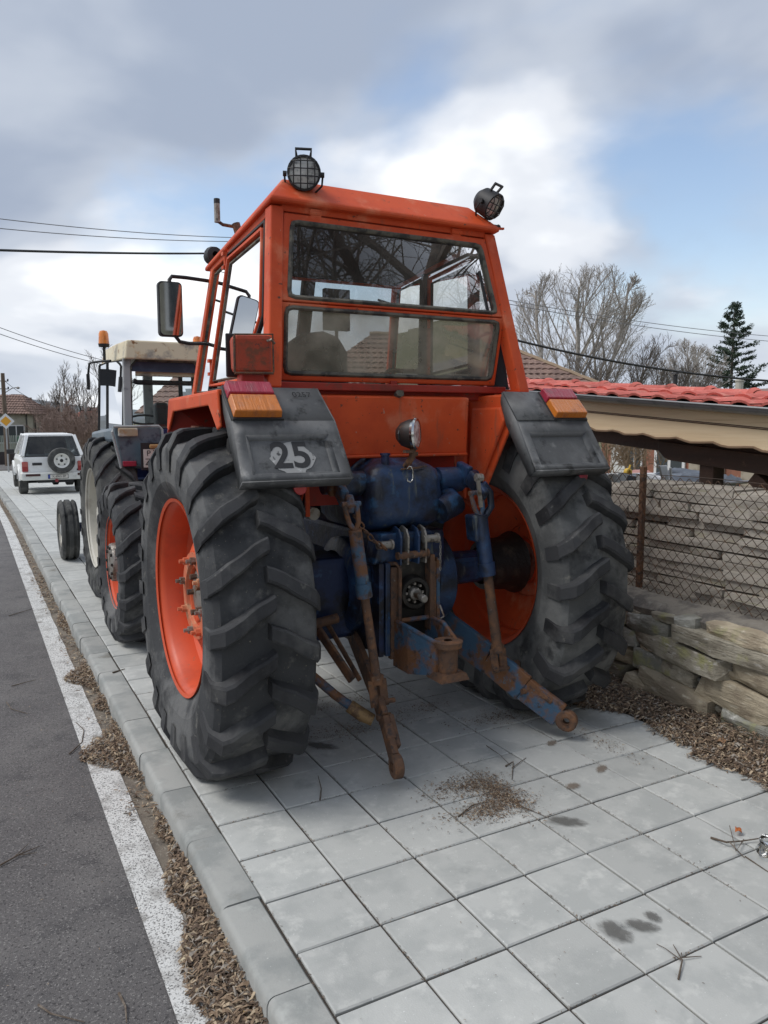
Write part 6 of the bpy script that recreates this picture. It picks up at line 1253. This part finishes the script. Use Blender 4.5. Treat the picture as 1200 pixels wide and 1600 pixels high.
# --- bare trees and conifer behind the shed
PALEB = M('pale_bark', (.42, .385, .35), .95, spots=[((.30, .27, .245), 5, .45, .65, 5)])
tb = at(900, 640, 36); ztp = at(900, 412, 36).z
bare_tree('tall many stemmed bare tree behind the tiled house', (tb.x, 36, -.5), [((-.9, 0, 0), (-.36, 0, 1), 8.2, .14), ((-.4, .3, 0), (-.16, .1, 1), 10.4, .17), ((.1, 0, 0), (.0, -.05, 1), 11.4, .18), ((.6, -.3, 0), (.17, 0, 1), 10.4, .16), ((1.0, .3, 0), (.36, 0, 1), 8.2, .14)], 5, 4, .52, .62, (11, 7, 5, 4), .45, .010, mat=PALEB, env=(tb.x, 36, ztp-4.6, 4.9, 4.6))
tb = at(1065, 640, 40); ztp = at(1068, 528, 40).z
bare_tree('lower bare tree between the tall tree and the conifer', (tb.x, 40, -.5), [((-.6, 0, 0), (-.30, 0, 1), 6.6, .10), ((0, 0, 0), (.0, 0, 1), 8.2, .10), ((.6, 0, 0), (.2, 0, 1), 7.4, .09), ((1.0, 0, 0), (.36, 0, 1), 6.4, .08)], 11, 4, .50, .6, (11, 7, 5, 4), .5, .010, mat=PALEB, env=(tb.x+.6, 40, ztp-3.6, 3.4, 3.6))
tb = at(990, 650, 30); bare_tree('low tangled bare thicket behind the shed ridge', (tb.x, 30, -.3), [((-2.4, 0, 0), (-.2, 0, 1), 4.6, .09), ((-.8, 0, 0), (.1, 0, 1), 5.0, .09), ((.8, 0, 0), (-.1, 0, 1), 4.4, .08), ((2.6, 0, 0), (.15, 0, 1), 4.4, .06), ((4.5, 0, 0), (.1, 0, 1), 4.2, .06), ((-4.5, 0, 0), (-.1, 0, 1), 4.4, .06)], 21, 3, .5, .7, (16, 10, 6), .5, .010, name='bare_thicket', cat='shrub')
tb = at(1140, 640, 42); CF = thing('conifer', 'dark green conifer with ragged tiers right of the bare trees', 'tree', (tb.x, 42, -.5))
NEED = [M('needles_dark', (.030, .052, .032), .8), M('needles_mid', (.055, .082, .050), .8)]
topz = at(1138, 472, 42).z; b = MB(); b.tube([(tb.x, 42, -.5), (tb.x, 42, topz)], [.22, .03], 7); b.build('trunk', BARK, CF)
b = MB(); r = random.Random(4)
for k in range(96):
    t = (k+r.random())/96; z0 = 2.0+(topz-2.0)*t; ln_ = (1-t)**.75*3.3*r.uniform(.45, 1.12)+.2; a = k*2.4+r.gauss(0, .3); d = Vector((math.cos(a), math.sin(a), .12*t+r.gauss(-.05, .14)))
    for j in range(int(8+30*ln_)):
        u = r.random()**.5; p = Vector((tb.x, 42, z0))+d*ln_*u+Vector((0, 0, .22*ln_*u*u)); s_ = .10+.16*r.random()
        for _ in range(3):
            v1 = Vector((r.gauss(0, 1), r.gauss(0, 1), r.gauss(.25, .7))).normalized()*s_; v2 = Vector((r.gauss(0, 1), r.gauss(0, 1), r.gauss(0, 1))).normalized()*s_*.28
            q = p+Vector((r.gauss(0, .10), r.gauss(0, .10), r.gauss(0, .06))); b.add([q-v2, q+v2, q+v1], [(0, 1, 2)], 0 if r.random() < .65 else 1)
b.build('crown', NEED, CF, recalc=False)
# --- shrubs and trees at the left distance
LB = M('reddish_brush', (.25, .18, .15), .95)
for i, (px, Y, h_, w_) in enumerate([(112, 58, 3.4, 1.4), (128, 54, 3.2, 1.6), (140, 50, 3.0, 1.6), (152, 47, 2.8, 1.5), (100, 63, 3.0, 1.4)]):
    q = at(px, 700, Y); bare_tree(['tangled bare shrub beside the brick outbuilding', 'reddish bare shrub behind the white car roof', 'dense bare shrub right of the white car', 'bare shrub next to the blue tractor cab', 'bare shrub below the concrete pole'][i], (q.x, Y, gz(Y)-.1), [((dx, 0, 0), (dx*.25, 0, 1), h_*r.uniform(.8, 1.1), .05) for dx in (-w_*.7, -w_*.3, 0, w_*.3, w_*.7)], 40+i, 3, .55, .75, (10, 8, 6), .3, .012, name='bare_shrub', cat='shrub', mat=LB)
for i, (px, Y, h_) in enumerate([(146, 66, 7.4), (122, 72, 6.2), (86, 90, 6.0)]):
    q = at(px, 700, Y); bare_tree(['bare young tree left of the blue tractor cab', 'bare tree behind the distant orange roof', 'far bare tree above the brick outbuilding'][i], (q.x, Y, gz(Y)-.1), [((0, 0, 0), (.03, 0, 1), h_, .11), ((.5, 0, 0), (.2, 0, 1), h_*.8, .08), ((-.5, 0, 0), (-.2, 0, 1), h_*.75, .08)], 60+i, 3, .45, .6, (10, 8, 5), .7, .012)
hm = MB(); pts = []
for i in range(60):
    x = -260+i*16; hgt = 9+9*noi(x, 3, 0, .011)+3*noi(x, 8, 0, .05); pts += [(x, 520, -4), (x, 560, max(1, hgt)), (x, 700, max(1, hgt+4))]
hm.add(pts, [(i*3+j, (i+1)*3+j, (i+1)*3+j+1, i*3+j+1) for i in range(59) for j in range(2)]); struct(hm.build('hills', M('far_hill', (.15, .165, .18), 1.0, spots=[((.12, .13, .13), .05, .45, .6, 6)]), smooth=60, recalc=False))  # bluish grey with distance haze mixed into the hill colour
# --- the yard seen under the shed roof
def yb(label, name, cat, b, mat, o, **k): return tag(b.build(name, mat, origin=o, **k), label, cat)
OB = thing('brick_outbuilding', 'red brick outbuilding with white framed window seen under the shed roof', 'building', (17, 12.5, -.3))
w0, w1 = at(940, 700, 15.5), at(1240, 700, 10.5); w0.z = w1.z = -.6; dv = (w1-w0); Lw = dv.length; dv.normalize(); pn = Vector((dv.y, -dv.x, 0))
b = MB(); b.prism([w0, w1, w1+Vector((0, 0, 2.9)), w0+Vector((0, 0, 2.9))], -pn*3); b.build('wall', BRICK, OB)
b = MB(); b.prism([w0+pn*.3+Vector((0, 0, 2.85)), w1+pn*.3+Vector((0, 0, 2.85)), w1-pn*3.3+Vector((0, 0, 3.1)), w0-pn*3.3+Vector((0, 0, 3.1))], (0, 0, .08)); b.build('roof', OLDROOF, OB)
for s0, ww, mt, z0, hh in ((Lw*.07, .55, WHITEW, -.3, 2.2), (Lw*.17, .45, WINF, .25, 1.3), (Lw*.33, .85, WINF, .0, 1.35), (Lw*.52, .9, M('cracked_plaster', (.40, .35, .28), .9, spots=[((.26, .22, .17), 3, .45, .6, 6)]), -.4, 2.4), (Lw*.78, 1.2, MATS['cracked_plaster'], -.4, 2.4)):
    p = w0+dv*s0+pn*.01; p.z = z0; b = MB(); b.prism([p, p+dv*ww, p+dv*ww+Vector((0, 0, hh)), p+Vector((0, 0, hh))], pn*.05); wo = b.build('window' if mt is WINF else 'plaster_patch', mt, OB)
    if mt is WINF:
        for i in (0, 1):
            q = p+dv*(ww*(.09+.46*i))+pn*.055+Vector((0, 0, .1)); b = MB(); b.add([q, q+dv*ww*.36, q+dv*ww*.36+Vector((0, 0, hh-.2)), q+Vector((0, 0, hh-.2))], [(0, 1, 2, 3)]); b.build('pane', FARGLASS, wo, recalc=False)
zy = .42
def yat(px, py, Y): return at(px, py, Y)
q = yat(1072, 745, 6.6); b = stone_mb(91, 1.3, .8, .34, .3, (10, 7, 4)); b.v = [(x*.9+q.x, y+q.y, z+q.z-.12) for x, y, z in b.v]; yb('dark blue grey tarpaulin heap in the yard behind the fence', 'tarpaulin', 'tarpaulin', b, M('tarp', (.075, .088, .11), .6, spots=[((.13, .15, .18), 5, .5, .65, 6)], bump=(9, .8)), (q.x, q.y, zy), smooth=70)
q = yat(1043, 742, 6.0); b = MB(); b.beam((q.x-.06, q.y, q.z-.3), (q.x-.02, q.y, q.z+.0), .02, .02, (0, 1, 0)); b.hexa([(q.x-.02, q.y, q.z-.16), (q.x+.06, q.y+.0, q.z-.16), (q.x+.06, q.y+.03, q.z-.16), (q.x-.02, q.y+.03, q.z-.16)], [(q.x-.07, q.y+.05, q.z+.10), (q.x+.05, q.y+.05, q.z+.10), (q.x+.05, q.y+.08, q.z+.10), (q.x-.07, q.y+.08, q.z+.10)]); b.beam((q.x+.04, q.y, q.z+.08), (q.x+.09, q.y, q.z-.3), .025, .025, (0, 1, 0)); yb('white plastic chair back leaning in the yard behind the fence', 'plastic_chair', 'chair', b, M('white_plastic', (.55, .56, .57), .5), (q.x, q.y, zy), bevel=.008)
q = yat(970, 742, 7.2); b = MB(); b.beam((q.x-.9, q.y+.3, q.z), (q.x+.6, q.y-.2, q.z), .06, .04); yb('pale rail lying level in the yard left of the fence post', 'wooden_rail', 'rail', b, WINF, (q.x, q.y, zy))
q = yat(1165, 755, 4.9); b = MB(); b.cyl((q.x-.22, q.y+.08, q.z), (q.x+.14, q.y-.05, q.z+.02), .016, 8); b.lathe([(-.03, .03), (0, .045), (.03, .03)], (q.x+.15, q.y-.05, q.z+.02), 'X', 10); b.lathe([(-.02, .02), (0, .032), (.02, .02)], (q.x-.22, q.y+.08, q.z), 'X', 10); yb('white metal pipe with joints lying on the slab stack', 'metal_pipe', 'pipe', b, M('pipe_white', (.55, .53, .52), .4, .3), (q.x, q.y, q.z-.03), smooth=40)
q = yat(981, 738, 7.0); b = MB(); b.lathe([(-.03, .03), (-.025, .05), (.025, .05), (.03, .03)], q, 'Y', 12); b.cyl(q, q+Vector((.04, 0, .09)), .012, 6); yb('small yellow wheel shaped toy in the yard by the fence post', 'yellow_toy', 'toy', b, M('toy_yellow', (.65, .42, .05), .5), (q.x, q.y, zy), smooth=40)
for i, (px, py, Y, mt, lab) in enumerate([(1022, 752, 6.4, WINF, 'round white pot in the yard left of the tarpaulin'), (1000, 745, 7.5, M('pot_pink', (.4, .2, .17), .7), 'pinkish clay pot in the yard behind the fence'), (955, 752, 7.0, M('sack_grey', (.42, .41, .38), .9), 'pale grey sack in the yard behind the right tyre')]):
    q = yat(px, py, Y); b = stone_mb(120+i, .3, .3, .26, .2, (4, 4, 4)); b.v = [(x+q.x, y+q.y, z+q.z-.05) for x, y, z in b.v]; yb(lab, ['white_pot', 'clay_pot', 'grey_sack'][i], ['pot', 'pot', 'sack'][i], b, mt, (q.x, q.y, q.z-.18), smooth=70)
for i, (px, Y) in enumerate([(960, 10.5), (985, 11.5), (1010, 10.8), (940, 12)]):
    q = at(px, 745, Y); bare_tree(['dry brown shrub in the yard behind the right tyre', 'dry brown shrub in the yard behind the fence post', 'dry brown shrub in the yard before the brick outbuilding', 'dry brown shrub in the yard under the tail plate'][i], (q.x, Y, q.z-.3), [((dx, 0, 0), (dx*.5, r.gauss(0, .2), 1), r.uniform(.9, 1.4), .018) for dx in (-.4, -.15, .1, .4)], 80+i, 3, .5, .8, (7, 6, 4), .2, .006, name='dry_shrub', cat='shrub', mat=M('dry_stems', (.24, .17, .11), .95))
# thin flue and pale cap behind the ridge
q = at(1055, 600, 18); b = MB(); b.cyl((q.x, q.y, 1.0), (q.x, q.y, at(1055, 585, 18).z), .07, 8); b.lathe([(0, .14), (.12, .02)], (q.x, q.y, at(1055, 584, 18).z), 'Z', 8); yb('thin dark stove flue sticking up behind the red roof', 'stove_flue', 'flue', b, BLACK, (q.x, q.y, 1.0))
q = at(1155, 605, 18); b = MB(); zt2 = at(1155, 596, 18).z; b.cyl((q.x, q.y, .8), (q.x, q.y, zt2), .13, 12); b.lathe([(0, .15), (.05, .15), (.10, .05)], (q.x, q.y, zt2), 'Z', 12); yb('pale concrete vent pipe behind the red roof by the conifer', 'vent_pipe', 'pipe', b, M('vent_pale', (.48, .46, .40), .8), (q.x, q.y, .8))
# --- the tree behind the camera, mirrored in the cab's rear window
bare_tree('large bare street tree behind the viewer, mirrored in the rear window', (5.3, -2.9, .3), [((0, 0, 0), (-.03, .06, 1), 8.6, .26)], 3, 4, .60, .95, (15, 9, 6, 4), .15, .006, name='street_tree')
HB = thing('added_rear_house', 'added two storey rendered house, unseen behind the viewer, blocking sky light and mirrored in the cab mirror', 'house', (8, -13, 0))  # added unseen house, cuts the sky light coming from behind
b = MB(); b.box(-1.5, 17, -19, -9.5, -.3, 6.4); b.build('wall', BEIGE, HB)
b = MB(); b.add([(-2.1, -8.9, 6.3), (17.6, -8.9, 6.3), (17.6, -19.6, 6.3), (-2.1, -19.6, 6.3), (3, -14.2, 9.2), (12.5, -14.2, 9.2)], [(0, 1, 5, 4), (1, 2, 5), (2, 3, 4, 5), (3, 0, 4), (0, 3, 2, 1)]); b.build('roof', OLDROOF, HB, recalc=False)
for k in range(5):
    for z0 in (.9, 3.9): far_window(Vector((-1.5, -9.5, 0)), Vector((1, 0, 0)), Vector((0, 1, 0)), 1.6+3.4*k, 1.4, z0, 1.5, HB)
